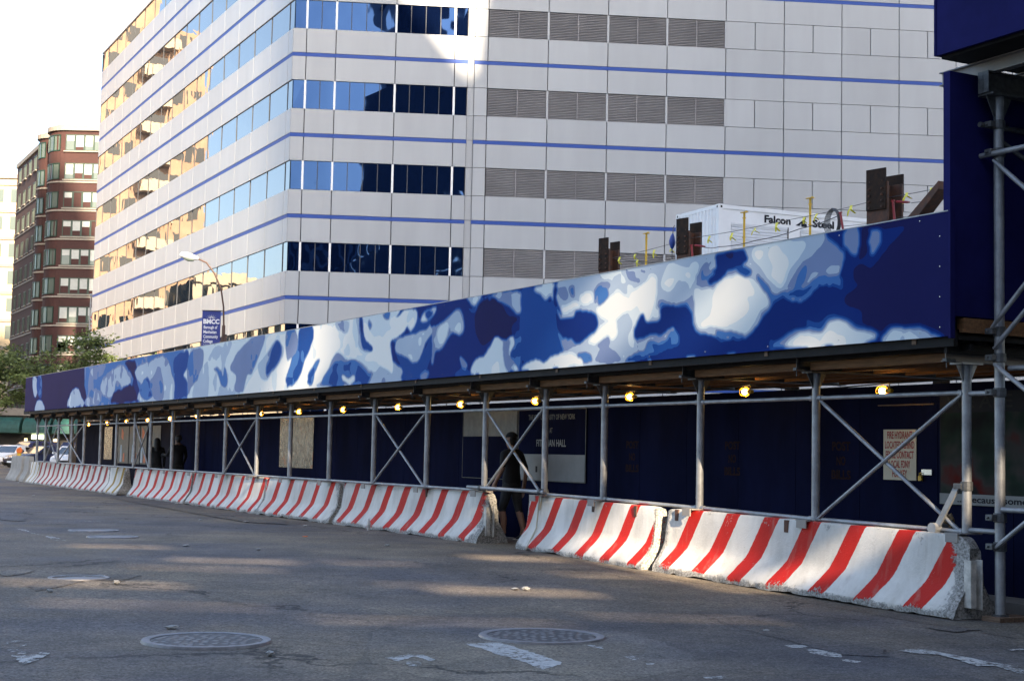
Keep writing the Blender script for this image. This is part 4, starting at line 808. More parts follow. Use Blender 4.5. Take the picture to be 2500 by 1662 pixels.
FS0, FS1, FZ0, FZ1, FN = 11.03, 57.9, 2.655, 3.885, 10.75
ns, nz = 2300, 62
sv = np.linspace(FS0, FS1, ns); zv = np.linspace(FZ0, FZ1, nz); SS, ZZ = np.meshgrid(sv, zv)
Lf = np.full(SS.shape, 3.0)
gen = np.random.default_rng(5)
w1 = vnoise(gen, SS, ZZ, .22)*.030+vnoise(gen, SS, ZZ, .5)*.03; w2 = vnoise(gen, SS, ZZ, .22)*.030+vnoise(gen, SS, ZZ, .5)*.02
Sw, Zw = SS+w1, ZZ+w2
for lev, poly in MURAL:
    P = cr(poly); b0, b1 = P.min(0)-.1, P.max(0)+.1
    i0, i1 = np.searchsorted(sv, b0[0]-.1), np.searchsorted(sv, b1[0]+.1); 
    if i1 <= i0: continue
    X, Y = Sw[:, i0:i1], Zw[:, i0:i1]; ins = np.zeros(X.shape, bool)
    for (x0, y0), (x1, y1) in zip(P, np.roll(P, -1, 0)):
        if y0 == y1: continue
        c = ((Y < y0) != (Y < y1)) & (X < (x1-x0)*(Y-y0)/(y1-y0)+x0); ins ^= c
    Lf[:, i0:i1][ins] = lev
Lf = blur(Lf, 1.0, 1.0)
Lf = Lf + (vnoise(gen, SS, ZZ, .7)*.35+vnoise(gen, SS, ZZ, .33)*.5+vnoise(gen, SS, ZZ, .16)*.28)*np.clip((Lf-.6)/2.5, 0, 1)
def mural_mat():
    m, nt, bs = nodes_of("painted_cloud_parapet"); at = N(nt, "ShaderNodeAttribute", attribute_name="level")
    v = math_n(nt, 'DIVIDE', at.outputs["Fac"], 8.0)
    cs = [(.014, .0155, .090), (.007, .028, .180), (.014, .070, .29), (.065, .18, .45), (.20, .265, .44), (.42, .51, .62), (.66, .735, .76), (.84, .84, .79)]
    r = ramp(nt, v, [(0, cs[0]), (.55/8, cs[1])] + [((i+1.0-.45)/8, cs[i+1]) for i in range(1, 7)], 'CONSTANT')
    n = noise_n(nt, 1.2, 4, .6); c = mix(nt, .12, r.outputs[0], ramp(nt, n.outputs["Fac"], [(.3, .3), (.7, .7)]).outputs[0], 'OVERLAY')
    nt.links.new(c, bs.inputs["Base Color"]); bs.inputs["Roughness"].default_value = .42; bs.inputs["Specular IOR Level"].default_value = .08
    b = noise_n(nt, .9, 3, .5); bump(nt, bs, b.outputs["Fac"], .25, .02); return matte(m, .78)
M['mural'] = mural_mat()
ws = .004*np.sin(SS*5.1)*0
pts = [F(s, FN, z) for z in zv for s in sv]
mb = MB(); mb.v = pts; mb.f = [(j*ns+i, j*ns+i+1, (j+1)*ns+i+1, (j+1)*ns+i) for j in range(nz-1) for i in range(ns-1)]; mb.m = [0]*len(mb.f)
q = len(mb.v); fr_ = mb.fr; mb.fr = F
mb.box(FS0, FS1, FN+.002, FN+.03, FZ0, FZ1, 1); mb.box(FS0-.012, FS1+.01, FN-.004, FN+.034, FZ1, FZ1+.012, 2)
mb.box(FS0-.03, FS0, FN-.012, FN+.05, FZ0-.02, FZ1+.01, 1)
for s in np.arange(FS0+.4, FS1, 1.22):
    for z in (FZ0+.05, FZ1-.05): mb.tube((s, FN-.006, z), (s, FN+.01, z), .005, 6, 3)
for z in (2.75, 3.05, 3.35, 3.65): mb.tube((FS0+.12, FN-.006, z), (FS0+.12, FN+.01, z), .005, 6, 3)
ob = build("parapet", mb, [M['mural'], M['blue_ply'], M['galv'], M['chrome']], shed, recalc=False)
lv = np.zeros(len(mb.v), dtype=np.float32); lv[:q] = Lf.reshape(-1); at_ = ob.data.attributes.new("level", 'FLOAT', 'POINT'); at_.data.foreach_set("value", lv)
for s in np.arange(FS0+.5, FS1, 2.4):
    mb = MB(F); mb.box(s, s+.06, FN+.04, FN+.10, 2.6, 3.85); mb.tube((s+.03, FN+.08, 3.6), (s+.03, 12.4, ZH+.27), .03, 6); build("parapet_strut", mb, M['timber_old'], shed)

# ================================================================ TALLER SHED AT RIGHT
ts = thing("scaffold", "tall pipe scaffold with plain blue plywood panels above the shed end", "scaffold", tuple(F(10, 11.55, -.1)), math.atan2(SV.y, SV.x))
TPN = 11.29
for s in (10.9, 8.7, 6.5):
    mb = MB(F); mb.tube((s, TPN, gzs(s)+.065), (s, TPN, 5.06), .05, 18); p = build("post", mb, M['galv'], ts, True)
    mb = MB(F); mb.box(s-.14, s+.1, TPN-.15, TPN+.3, gzs(s), gzs(s)+.05); build("wood_pad", mb, M['timber_old'], p, bevel=.004)
    mb = MB(F); mb.tube((s, TPN, gzs(s)+.05), (s, TPN, gzs(s)+.062), .085, 16); build("base_collar", mb, M['galv_dark'], p)
    mb = MB(F); mb.prism([(TPN-.17, 5.06), (TPN-.05, 4.82), (TPN-.05, 5.06)], s-.007, s+.007, 0, (1, 2, 0)); mb.prism([(TPN+.17, 5.06), (TPN+.05, 5.06), (TPN+.05, 4.82)], s-.007, s+.007, 0, (1, 2, 0)); mb.box(s-.1, s+.1, TPN-.18, TPN+.18, 5.06, 5.08)
    build("head_bracket", mb, M['galv_dark'], p)
    for z in (4.78, 4.5, 2.72, 2.46, 2.12, .62, .9):
        mb = MB(F); mb.tube((s, TPN, z-.045), (s, TPN, z+.045), .064, 12); mb.box(s-.02, s+.07, TPN-.13, TPN-.05, z-.03, z+.03); mb.tube((s+.03, TPN-.15, z), (s+.03, TPN-.09, z), .013, 6); build("coupler", mb, M['galv_dark'], p, bevel=.005)
    mb = MB(F); mb.box(s-.07, s+.07, 11.08, 14, 5.08, 5.095); mb.box(s-.07, s+.07, 11.08, 14, 5.28, 5.295); mb.box(s-.008, s+.008, 11.08, 14, 5.095, 5.28); mb.box(s-.07, s+.07, 11.08, 11.09, 5.095, 5.28); build("header_beam", mb, M['galv_dark'], ts)
for n in (11.22, 11.9, 12.7, 13.5):
    mb = MB(F); mb.box(5.5, 11.6, n-.05, n+.05, 5.30, 5.312); mb.box(5.5, 11.6, n-.05, n+.05, 5.43, 5.442); mb.box(5.5, 11.6, n-.005, n+.005, 5.312, 5.43); build("joist", mb, M['steel_beam'], ts)
mb = MB(F); mb.box(5, 11.2, 10.82, 14.2, 5.445, 5.49); build("deck", mb, M['deck'], ts)
mb = MB(F)
for a in (5.03, 7.49, 9.95): mb.box(a, min(11.2, a+2.44), 10.75, 10.79, 5.47, 7.2)
mb.box(11.203, 11.225, 10.74, 10.85, 5.47, 7.2); build("upper_panel", mb, M['blue_ply'], ts)
mb = MB(F); mb.box(11.045, 11.135, 10.78, 14.0, 2.86, 5.292); build("end_panel", mb, M['blue_ply'], ts)
mb = MB(F); mb.box(4, 11.0, 13.2, 13.24, 2.86, 5.2); build("inner_panel", mb, M['navy'], ts)
mb = MB(F); mb.box(11.03, 11.13, 10.95, 14, 2.74, 2.845); build("sill_plank", mb, M['timber'], ts); mb = MB(F); mb.box(11.15, 11.19, 10.84, 14, 2.5, 2.93); build("dark_gap_fill", mb, M['deck'], ts)  # second box is an added filler that keeps the gap under the end panel dark
mb = MB(F)
def tsb(p, q, r=.024, name="cross_brace"):
    mb = MB(F); P, Q = Vector(p), Vector(q); d = (Q-P)*.04; mb.tube(tuple(P+d), tuple(Q-d), r, 10)
    for e, f_ in ((P, P+d*1.2), (Q, Q-d*1.2)): mb.tube(tuple(e), tuple(f_), .015, 6, 0, .027)
    build(name, mb, M['galv'], ts, True)
for a, b in ((10.9, 8.7), (8.7, 6.5)):
    tsb((a, TPN-.08, 2.40), (b, TPN-.08, .95)); tsb((a, TPN-.08, 2.55), (b, TPN-.08, 4.4)); tsb((a, TPN-.08, 4.42), (b, TPN-.08, 2.6)); tsb((a, TPN-.11, 2.75), (b, TPN-.11, 4.75)); tsb((a, TPN-.08, .6), (b, TPN-.08, 2.1))
    for z, n in ((4.48, TPN-.1), (2.36, TPN+.08), (.98, TPN-.02)):
        mb = MB(F); mb.tube((a+.22 if z > 4 else a-.05, n, z), (b, n, z), .027, 10); build("rail", mb, M['galv'], ts, True)
mb = MB(F); mb.tube((10.98, TPN-.18, 4.78), (10.98, 13.2, 4.78), .027, 10); build("rail", mb, M['galv_dark'], ts, True)
for z in (.76, 2.12):
    mb = MB(F); mb.tube((11.32, 11.27, z), (10.9, TPN, z), .026, 10); build("tie_rail", mb, M['galv'], ts, True)
mb = MB(F); mb.tube((10.95, TPN+.05, 4.65), (10.2, 13.1, 3.3), .025, 10); build("cross_brace", mb, M['galv_dark'], ts, True)

# ================================================================ PLYWOOD HOARDING AND WHAT HANGS ON IT
HN = 12.5
hd = thing("plywood_hoarding", "dark navy plywood construction hoarding behind the shed", "hoarding", tuple(F(34, HN, 0)), math.atan2(SV.y, SV.x))
M['navy_far'] = matte(mat("faded_hoarding", (.030, .028, .038), .75, spec=.12, vary=.15, scale=1.0))
mb = MB(F); a = 7.0
while a < 42.5:
    b = a+1.215; mb.box(a+.003, b, HN+rng.uniform(0, .004), HN+.03, .01, 2.325); a += 1.22
build("panel", mb, M['navy'], hd)
mb = MB(F)
while a < 56.6:
    b = a+1.215; mb.box(a+.003, b, HN+rng.uniform(0, .004), HN+.03, .01, 2.31); a += 1.22
build("faded_panel", mb, M['navy_far'], hd)
mb = MB(F); mb.box(7, 56.5, HN+.035, HN+.07, 2.2, 2.29); mb.box(7, 56.5, HN+.035, HN+.07, .3, .39); build("batten", mb, M['timber_old'], hd)
mb = MB(F); mb.box(13.0, 14.0, HN-.006, HN-.001, .1, 2.10); dr = build("door", mb, M['navy'], hd)
mb = MB(F); mb.box(13.05, 13.98, HN-.02, HN-.006, 2.085, 2.10); build("door_trim", mb, M['timber_old'], dr)
mb = MB(F); mb.box(13.07, 13.24, HN-.03, HN-.006, 1.28, 1.35); build("hasp", mb, M['chrome'], dr, bevel=.004)
lock = MB(F); lock.box(13.21, 13.26, HN-.06, HN-.03, 1.215, 1.27); lock.path([(13.22, HN-.045, 1.27), (13.22, HN-.045, 1.305), (13.25, HN-.045, 1.305), (13.25, HN-.045, 1.27)], .006, 6)
tag(build("padlock", lock, M['yellow_paint'], loc=F(13.2, HN, 1.2), bevel=.006), "small brass padlock hanging on the hoarding door", "padlock")
# stencilled notices painted on the boards
for sc in (16.89, 14.66, 19.4):
    mb = MB(F)
    for tx, z, wd in (("POST", 1.60, .34), ("NO", 1.42, .17), ("BILLS", 1.25, .36)): text(mb, tx, .15, lambda u, v, z=z: (sc-u, HN-.004, z+v), .006, width=wd)
    build("lettering", mb, M['dull_red'], hd, recalc=False)
def sign(name, label, s0, s1, z0, z1, m, lines, cat="sign", th=.008, extra=None, off=.0):
    t = thing(name, label, cat, tuple(F((s0+s1)/2, HN-.012-off, z0)), math.atan2(SV.y, SV.x))
    mb = MB(F); mb.box(s0, s1, HN-.012-th-off, HN-.012-off, z0, z1); build("board", mb, m, t)
    if extra: extra(t, HN-.012-th-off)
    for (tx, z, sz, wd, mm, b) in lines:
        mb = MB(F); sc = (s0+s1)/2; text(mb, tx, sz, lambda u, v: (sc-u, HN-.0145-th-off, z+v), b, width=wd); 
        if mb.v: build("lettering", mb, mm, t, recalc=False)
    return t
sign("hydrant_sign", "cream fire hydrant notice with tall red letters on hoarding door", 13.33, 13.88, 1.215, 1.805, M['cream'],
     [("FIRE HYDRANT", 1.735, .118, .42, M['sign_red'], .003), ("LOCATED BEHIND", 1.62, .118, .49, M['sign_red'], .003), ("FENCE CONTACT", 1.505, .118, .47, M['sign_red'], .003), ("LOCAL FDNY", 1.395, .118, .35, M['sign_red'], .003), ("FOR KEY", 1.285, .118, .25, M['sign_red'], .003)])
def fiterman(t, n):
    mb = MB(F); mb.box(20.75, 22.9, n-.003, n, 1.01, 1.44); build("grey_panel", mb, M['pale_grey'], t)
    mb = MB(F)
    for a, b, c, d in ((20.72, 22.97, 2.175, 2.19), (20.72, 22.97, .995, 1.01), (20.72, 20.735, 1.01, 2.175), (22.955, 22.97, 1.01, 2.175)): mb.box(a, b, n-.006, n, c, d)
    build("edge_trim", mb, M['dim_grey'], t); mb = MB(F); mb.prism([(22.28, 1.14), (22.34, 1.14), (22.34, 1.24), (22.28, 1.24)], n-.006, n-.003, 0, (0, 2, 1)); build("emblem", mb, M['ink'], t)
sign("hall_sign", "large navy university hall sign with grey lower panel", 20.72, 22.97, .995, 2.19, M['navy'],
     [("THE CITY UNIVERSITY OF NEW YORK", 2.05, .12, 1.55, M['dim_grey'], .002), ("AT", 1.83, .12, .1, M['dim_grey'], .002), ("FITERMAN HALL", 1.62, .16, .98, M['pale_grey'], .003)], extra=fiterman)
def left_panel(t, n):
    mb = MB(F); mb.box(23.03, 25.08, n-.003, n, 1.74, 2.18); build("grey_panel", mb, M['dim_grey'], t)
    mb = MB(F)
    for a, b, c, d in ((23.0, 25.1, 2.18, 2.19), (23.0, 25.1, .99, 1.0), (23.0, 23.01, 1.0, 2.18), (25.09, 25.1, 1.0, 2.18)): mb.box(a, b, n-.006, n, c, d)
    build("edge_trim", mb, M['dim_grey'], t)
sign("project_sign", "navy project sign with grey top beside the university hall sign", 23.0, 25.1, .99, 2.19, M['navy'], [], extra=left_panel)
# big photographic poster at the right: dark figures, white caption strip
def poster_mat():
    m, nt, bs = nodes_of("dark_photo_print"); n = noise_n(nt, 1.7, 3, .5); c = ramp(nt, n.outputs["Fac"], [(.32, (.012, .012, .014)), (.45, (.018, .032, .024)), (.56, (.05, .047, .045)), (.66, (.10, .012, .010)), (.74, (.02, .02, .02))]).outputs[0]
    nt.links.new(c, bs.inputs["Base Color"]); bs.inputs["Roughness"].default_value = .75; bs.inputs["Specular IOR Level"].default_value = .1; return m
M['poster'] = poster_mat()
def cap_(t, n):
    mb = MB(F); mb.box(10.02, 12.93, n-.003, n, 1.09, 1.99); build("picture", mb, M['poster'], t)
    mb = MB(F); mb.box(10.0, 12.95, n-.003, n, .965, 1.085); build("caption_strip", mb, M['pale_grey'], t)
    mb = MB(F); sc = 12.05
    text(mb, "... because someone", .1, lambda u, v: (sc-u, n-.006, 1.025+v), .002, width=1.25); build("lettering", mb, M['ink'], t, recalc=False)
    mb = MB(F); text(mb, "WE ARE", .2, lambda u, v: (12.35-u, n-.003, 2.10+v), .003, width=.98); build("lettering", mb, M['shade_grey'], t, recalc=False)
sign("photo_poster", "wide dark photo poster with pale caption strip beside the hoarding door", 10.0, 12.95, .96, 2.22, M['ink'], [], "poster", extra=cap_)
def film_mat():
    m, nt, bs = nodes_of("silver_film_print"); n = noise_n(nt, 7, 5, .7, stretch=(1, 1, .6)); n2 = noise_n(nt, 2.3, 3, .6)
    c = ramp(nt, n.outputs["Fac"], [(.38, (.02, .019, .017)), (.5, (.10, .097, .082)), (.62, (.22, .21, .18))]).outputs[0]; c = mix(nt, ramp(nt, n2.outputs["Fac"], [(.60, 0.0), (.66, .8)]).outputs[0], c, (.22, .075, .035))
    nt.links.new(c, bs.inputs["Base Color"]); bs.inputs["Roughness"].default_value = .25; bs.inputs["Metallic"].default_value = .2; bump(nt, bs, n.outputs["Fac"], .8, .02); return m
M['film'] = film_mat(); M['orange_print'] = mat("orange_print", (.55, .12, .03), .5); M['lblue_print'] = mat("light_blue_print", (.33, .45, .55), .5)
sign("silver_poster", "tall crinkled silver poster hanging mid hoarding", 32.75, 35.0, 1.02, 2.24, M['film'], [], "poster")
sign("silver_poster", "slim silver poster at the far end of the hoarding", 51.6, 52.7, 1.0, 2.1, M['film'], [], "poster")
sign("notice_sheet", "grey printed notice sheet right of the far posters", 45.6, 46.9, .75, 2.1, M['dim_grey'], [], "notice")
for i, (a, b, p) in enumerate(((50.9, 49.4, 'second'), (49.3, 48.0, 'third'), (47.9, 47.2, 'fourth'))):
    def ex(t, n, a=a, b=b, i=i):
        mb = MB(F); c = (a+b)/2; mb.prism([(c-.1, 1.9), (c+.16, 2.05), (c+.2, 1.75), (c-.05, 1.65)], n-.004, n, 0, (0, 2, 1)); mb.prism([(c-.3, .95), (c-.05, .95), (c-.1, 1.2), (c-.25, 1.25)], n-.004, n, 0, (0, 2, 1)); build("orange_shape", mb, M['orange_print'], t)
        mb = MB(F); mb.prism([(c+.08, .95), (c+.32, .95), (c+.26, 1.5), (c+.12, 1.5)], n-.004, n, 0, (0, 2, 1)); build("blue_shape", mb, M['lblue_print'], t)
    sign("painted_poster", ["grey poster with orange and pale blue shapes, leftmost of three", "grey poster with orange and pale blue shapes, middle of three", "narrow grey poster with orange shape, rightmost of three"][i], b, a, .9, 2.1, M['dim_grey'], [], "poster", extra=ex)

# ================================================================ WORK LAMPS UNDER THE SHED
M['bulb'] = emit("lamp_bulb", (1.0, .62, .20), 11); M['cage'] = mat("yellow_lamp_cage", (.65, .40, .03), .45)
LS = [13.2, 15.77, 18.5, 21.3, 24.0, 26.7, 29.5, 32.1, 34.7, 37.3, 39.9, 42.5, 44.9, 47.4, 49.9, 52.5]; LN = 11.9
def lamp_at(s, z, label):
    t = thing("work_lamp", label, "work lamp", tuple(F(s, LN, z)), math.atan2(SV.y, SV.x), "caged work lamps strung under the shed")
    # hangs sideways: socket at right, cage and bulb pointing left along the shed
    fr = lambda a, b, c: F(s+a, LN+b, z+c)
    mb = MB(fr); k = 10
    def ring(r, a): return [(a, r*math.cos(2*math.pi*j/k), r*math.sin(2*math.pi*j/k)) for j in range(k)]
    pr = [(.012, -.02), (.02, 0), (.034, .03), (.038, .06), (.03, .088), (.007, .105)]; vs = []
    for r, a in pr: vs += ring(r, a)
    mb.add(vs, [(i*k+j, i*k+(j+1) % k, (i+1)*k+(j+1) % k, (i+1)*k+j) for i in range(len(pr)-1) for j in range(k)]+[tuple(range(k)), tuple(range((len(pr)-1)*k, len(pr)*k))])
    build("bulb", mb, M['bulb'], t, True)
    mb = MB(fr)
    for j in range(6):
        an = 2*math.pi*j/6; c_, s_ = math.cos(an), math.sin(an)
        mb.path([(-.02, .03*c_, .03*s_), (.03, .062*c_, .062*s_), (.09, .06*c_, .06*s_), (.145, .02*c_, .02*s_)], .0035, 5)
    for r, a in ((.063, .05), (.05, .11), (.033, -.015)): mb.path([(a, r*math.cos(2*math.pi*j/12), r*math.sin(2*math.pi*j/12)) for j in range(13)], .0035, 5)
    build("cage", mb, M['cage'], t)
    mb = MB(fr); mb.tube((-.10, 0, 0), (-.015, 0, 0), .026, 12); mb.tube((-.06, 0, 0), (-.06, 0, .09), .007, 6); build("socket", mb, M['yellow_paint'], t)
    return t
lt = lamp_at(LS[0], 2.225, "yellow caged work lamp under the shed, first from the right")
for i, s in enumerate(LS[1:]):
    c = dup(lt, loc=F(s, LN, 2.285 if i < 10 else 2.25-.02*(i-10)), label="yellow caged work lamp under the shed, %s from the right" % ORD[i+1])
mb = MB(F)
P_ = []
for i, s in enumerate(LS):
    zz = 2.31 if i == 0 else (2.37 if i < 11 else 2.335-.02*(i-11)); P_.append((s-.06, LN, zz))
    if i < len(LS)-1: P_ += [((s*.7+LS[i+1]*.3), LN, zz-.025), ((s*.4+LS[i+1]*.6), LN, zz-.03)]
mb.path([(9.5, LN, 2.33)]+P_, .008, 6); tag(build("lamp_cable", mb, M['rubber'], loc=F(30, LN, 2.3)), "black power cable strung along the shed joining the work lamps", "cable")

# ================================================================ SITE BEHIND: DECK, CONTAINER, COLUMNS, CABLES
sd_ = thing("steel_deck", "raised concrete floor deck of the new steel frame behind the shed", "floor deck", tuple(F(32, 28, 0)), math.atan2(SV.y, SV.x))
mb = MB(F); mb.box(20.3, 36, 20.4, 42, 5.85, 6.1); build("slab", mb, M['raw_concrete'], sd_)
for s in (23, 29, 35):
    for n in (28, 40):
        mb = MB(F); mb.box(s-.15, s+.15, n-.15, n+.15, 0, 5.85); build("support", mb, M['rust_dark'], sd_)
def box_mat():
    m, nt, bs = nodes_of("white_container_paint"); n = noise_n(nt, 1.2, 4, .6); st = noise_n(nt, 5, 4, .6, stretch=(1, 1, .1))
    c = ramp(nt, n.outputs["Fac"], [(.3, (.70, .71, .72)), (.7, (.80, .81, .82))]).outputs[0]; c = mix(nt, ramp(nt, st.outputs["Fac"], [(.6, 0.0), (.78, .35)]).outputs[0], c, (.45, .38, .30))
    nt.links.new(c, bs.inputs["Base Color"]); bs.inputs["Roughness"].default_value = .45; return m
M['box_white'] = box_mat(); M['roller'] = mat("roller_door", (.62, .64, .67), .4, vary=.04)
C0 = Vector((5.9, 43.6, 0)); FC = frame(C0, 66)          # u along the long side (to the right), v = to the right of that (towards us)
ZB, ZT = 6.2, 8.79
cn = thing("shipping_container", "white corrugated site container with roller doors and steel firm name", "container", (C0.x, C0.y, ZB), 0)
v_in = -1
FCC = lambda u, v, z: FC(u, -v, z)                        # v>0 goes away from the viewer
L_, Wd = 6.06, 2.44
mb = MB(FCC)
mb.box(.03, L_-.03, .05, Wd-.03, ZB+.15, ZT-.03)           # inner body
mb.box(0, L_, 0, .12, ZB, ZB+.16); mb.box(0, L_, 0, .10, ZT-.12, ZT-.004); mb.box(0, .10, .12, Wd, ZB, ZB+.16); mb.box(0, .08, .12, Wd-.1, ZT-.10, ZT-.004)
mb.box(.12, .42, .02, .06, ZB+.16, ZT-.12); mb.box(2.42, 2.82, .02, .06, ZB+.16, ZT-.12); mb.box(.42, L_-.12, .025, .06, ZT-.5, ZT-.12); mb.box(4.75, L_-.12, .02, .06, ZB+.16, ZT-.5)
n_r = 11
for i in range(n_r):                                        # corrugation of the short end
    a = .2+(Wd-.4)*i/n_r; w = (Wd-.4)/n_r
    mb.prism([(.034, a), (-.002, a+.18*w), (-.002, a+.55*w), (.034, a+.72*w)], ZB+.16, ZT-.10, 0, (0, 1, 2))
build("body", mb, M['box_white'], cn)
mb = MB(FCC)
for u in (0, L_-.17):
    for v in (0, Wd-.17): mb.box(u-.006, u+.176, v-.006, v+.172, ZT-.13, ZT+.006); mb.box(u-.006, u+.176, v-.006, v+.172, ZB-.006, ZB+.12)
for u in (0, L_-.15):
    for v in (0, Wd-.15): mb.box(u-.003, u+.15, v-.003, v+.15, ZB+.12, ZT-.13)
build("corner_post", mb, M['box_white'], cn)
mb = MB(FCC)
for u in (.085, L_-.085): mb.box(u-.03, u+.03, -.009, .0, ZT-.10, ZT-.035)
mb.box(-.009, 0, .05, .11, ZT-.10, ZT-.035); mb.box(-.009, 0, Wd-.12, Wd-.06, ZT-.10, ZT-.035); build("casting_hole", mb, M['rubber'], cn)
for a, b in ((.42, 2.42), (2.82, 4.75)):
    mb = MB(FCC); z = ZB+.16
    while z < ZT-.52:
        mb.prism([(.045, z), (.032, z+.01), (.028, z+.05), (.036, z+.085), (.045, z+.088)], a+.03, b-.03, 0, (1, 2, 0)); z += .09
    mb.box(a, b, .02, .06, ZT-.56, ZT-.5); d = build("roller_door", mb, M['roller'], cn)
    mb = MB(FCC); mb.box(b-.03, b, .015, .06, ZB+.16, ZT-.5); build("guide_rail", mb, M['rust_dark'], d)
mb = MB(FCC); zt = ZT-.315
text(mb, "Falcon", .30, lambda u, v: (2.03+u, .018, zt+v), .012, width=.92); build("lettering", mb, M['ink'], cn, recalc=False); mb = MB(FCC); text(mb, "Steel", .30, lambda u, v: (3.66+u, .018, zt+v), .012, width=.78); build("lettering", mb, M['ink'], cn, recalc=False)
mb = MB(FCC)
for P_ in ([(2.66, -.10), (2.82, .0), (3.04, .16), (2.98, .02), (3.0, -.02), (2.86, -.02), (2.80, -.10)], [(2.86, -.03), (3.05, -.02), (3.07, -.12), (2.88, -.12)]): mb.prism([(a, zt+b) for a, b in P_], .012, .02, 0, (0, 2, 1))
build("emblem", mb, M['ink'], cn)

def column(label, s, n, sc, rot, zw, zt_):
    c = F(s, n, 0); fr0 = frame(c, rot); t = thing("steel_column", label, "steel column", (c.x, c.y, 5.2))
    d, w = .20*sc, .20*sc
    mb = MB(fr0)
    mb.box(-d, -d+.045*sc, -w, w, 5.2, zw); mb.box(d-.045*sc, d, -w, w, 5.2, zw); mb.box(-d+.045*sc, d-.045*sc, -.02*sc, .02*sc, 5.2, zw-.01); build("shaft", mb, M['rust'], t, bevel=.004)
    for sg_ in (-1, 1):
        mb = MB(fr0); x0 = sg_*d; x1 = sg_*(d+.03*sc); mb.box(min(x0, x1), max(x0, x1), -w*.92, w*.92, zw-.55, zt_ if sg_ < 0 else zt_-.06); p = build("splice_plate", mb, M['rust_dark'], t)
        mb = MB(fr0)
        for i in range(4):
            for v in (-w*.6, w*.6): mb.tube((x1, v, zw-.5+.12*i), (x1+sg_*.03, v, zw-.5+.12*i), .022, 6); mb.tube((x1+sg_*.001, v, zw+.02), (x1+sg_*.004, v, zw+.02), .02, 6)
        build("bolts", mb, M['rust'], p)
column("rusty steel column stub nearest the blue scaffold, tallest of three", 23.05, 20.75, 1.28, 52, 6.97, 7.24)
column("rusty steel column stub in front of the container's left end", 29.85, 20.75, 1.05, 52, 6.82, 7.13)
column("small rusty steel column stub left of the container", 33.45, 20.75, .95, 50, 6.79, 7.08)
for i, (s, label) in enumerate(((31.66, "yellow safety post nearest the small left column, left of the container"), (27.64, "yellow safety post in front of the container's first roller door"), (25.33, "yellow safety post in front of the container lettering"))):
    t = thing("safety_post", label, "guard post", tuple(F(s, 20.72, 6.1)), 0, "yellow posts at the deck edge")
    mb = MB(F); mb.tube((s, 20.72, 6.1), (s, 20.72, 7.0), .028, 10); build("tube", mb, M['yellow_paint'], t, True)
    mb = MB(F); mb.box(s-.09, s+.09, 20.67, 20.77, 6.995, 7.012); mb.tube((s, 20.72, 6.86), (s, 20.72, 6.885), .04, 8); mb.tube((s, 20.72, 6.42), (s, 20.72, 6.44), .042, 8); mb.box(s-.09, s-.04, 20.7, 20.74, 7.01, 7.03); build("cap", mb, M['yellow_paint'], t)
def wire(label, pts, r=.008):
    mb = MB(F); n = len(pts); q = []
    for i in range(n-1):
        a, b = Vector(pts[i]), Vector(pts[i+1])
        for k in range(6):
            t_ = k/6; p = a.lerp(b, t_); p.z -= .03*math.sin(math.pi*t_); q.append(tuple(p))
    q.append(pts[-1]); mb.path(q, r, 5); return tag(build("guard_cable", mb, M['cable'], loc=F(*pts[0])), label, "cable")
wire("upper wire rope running between the rusty columns", [(33.2, 20.7, 6.55), (29.75, 20.7, 6.66), (26.3, 20.7, 6.63), (23.1, 20.7, 6.68), (20.0, 20.7, 6.70)], .007)
wire("lower wire rope sagging in front of the container", [(29.2, 20.7, 6.39), (28.58, 20.7, 6.32), (27.15, 20.7, 6.31), (25.68, 20.7, 6.38), (24.3, 20.7, 6.52)], .010)
wire("low wire rope left of the container", [(33.1, 20.7, 6.52), (31.46, 20.7, 6.27), (30.4, 20.7, 6.21)], .006)
wire("low wire rope right of the nearest column", [(24.3, 20.7, 6.27), (22.6, 20.7, 6.24), (20.0, 20.7, 6.16)], .006)
wire("short wire rope from the red turnbuckle to the blue scaffold", [(22.2, 20.66, 6.47), (21.3, 20.66, 6.49), (20.0, 20.66, 6.5)], .008)
FLG = [(32.81, 6.52), (32.09, 6.52), (31.98, 6.36), (31.23, 6.53), (30.44, 6.55), (28.91, 6.60), (28.03, 6.57), (27.18, 6.58), (26.4, 6.60), (25.46, 6.60), (25.05, 6.62), (23.97, 6.65), (22.35, 6.68), (21.68, 6.68)]
for i, (s, z) in enumerate(FLG):
    r = random.Random(i*3+1); mb = MB(F)
    for e in (-1, 1):
        a = r.uniform(.02, .09)*e; l = r.uniform(.12, .2); w = .022+r.uniform(0, .02)
        mb.add([(s-w+dy, 20.68+e*.012, z+.01) for dy in (0, 2*w)]+[(s-w+a+dy, 20.64+e*.03, z-l*.55) for dy in (0, 2*w)]+[(s-w+a*1.7+dy, 20.69, z-l) for dy in (0, 1.4*w)], [(0, 1, 3, 2), (2, 3, 5, 4)])
    tag(build("warning_ribbon", mb, M['yellow_tape'], loc=F(s, 20.7, z), recalc=False), "yellow warning ribbon on the deck cables, %s from the left" % ORD[i], "ribbon", "yellow ribbons on the cables")
def red_clamp(s, label, z0, z1, lean):
    mb = MB(F); mb.path([(s, 20.62, z0), (s-lean, 20.62, z1)], .026, 8); mb.tube((s-lean-.04, 20.62, z1), (s-lean+.04, 20.62, z1), .02, 8); tag(build("red_clamp", mb, M['red_paint'], loc=F(s, 20.6, z0)), label, "clamp")
red_clamp(29.5, "red clamp bar at the foot of the column before the container", 6.1, 6.46, -.06); red_clamp(24.14, "red clamp bar beside the coiled cable", 6.1, 6.54, -.1); red_clamp(22.62, "red clamp bar right of the nearest rusty column", 6.1, 6.57, -.06)
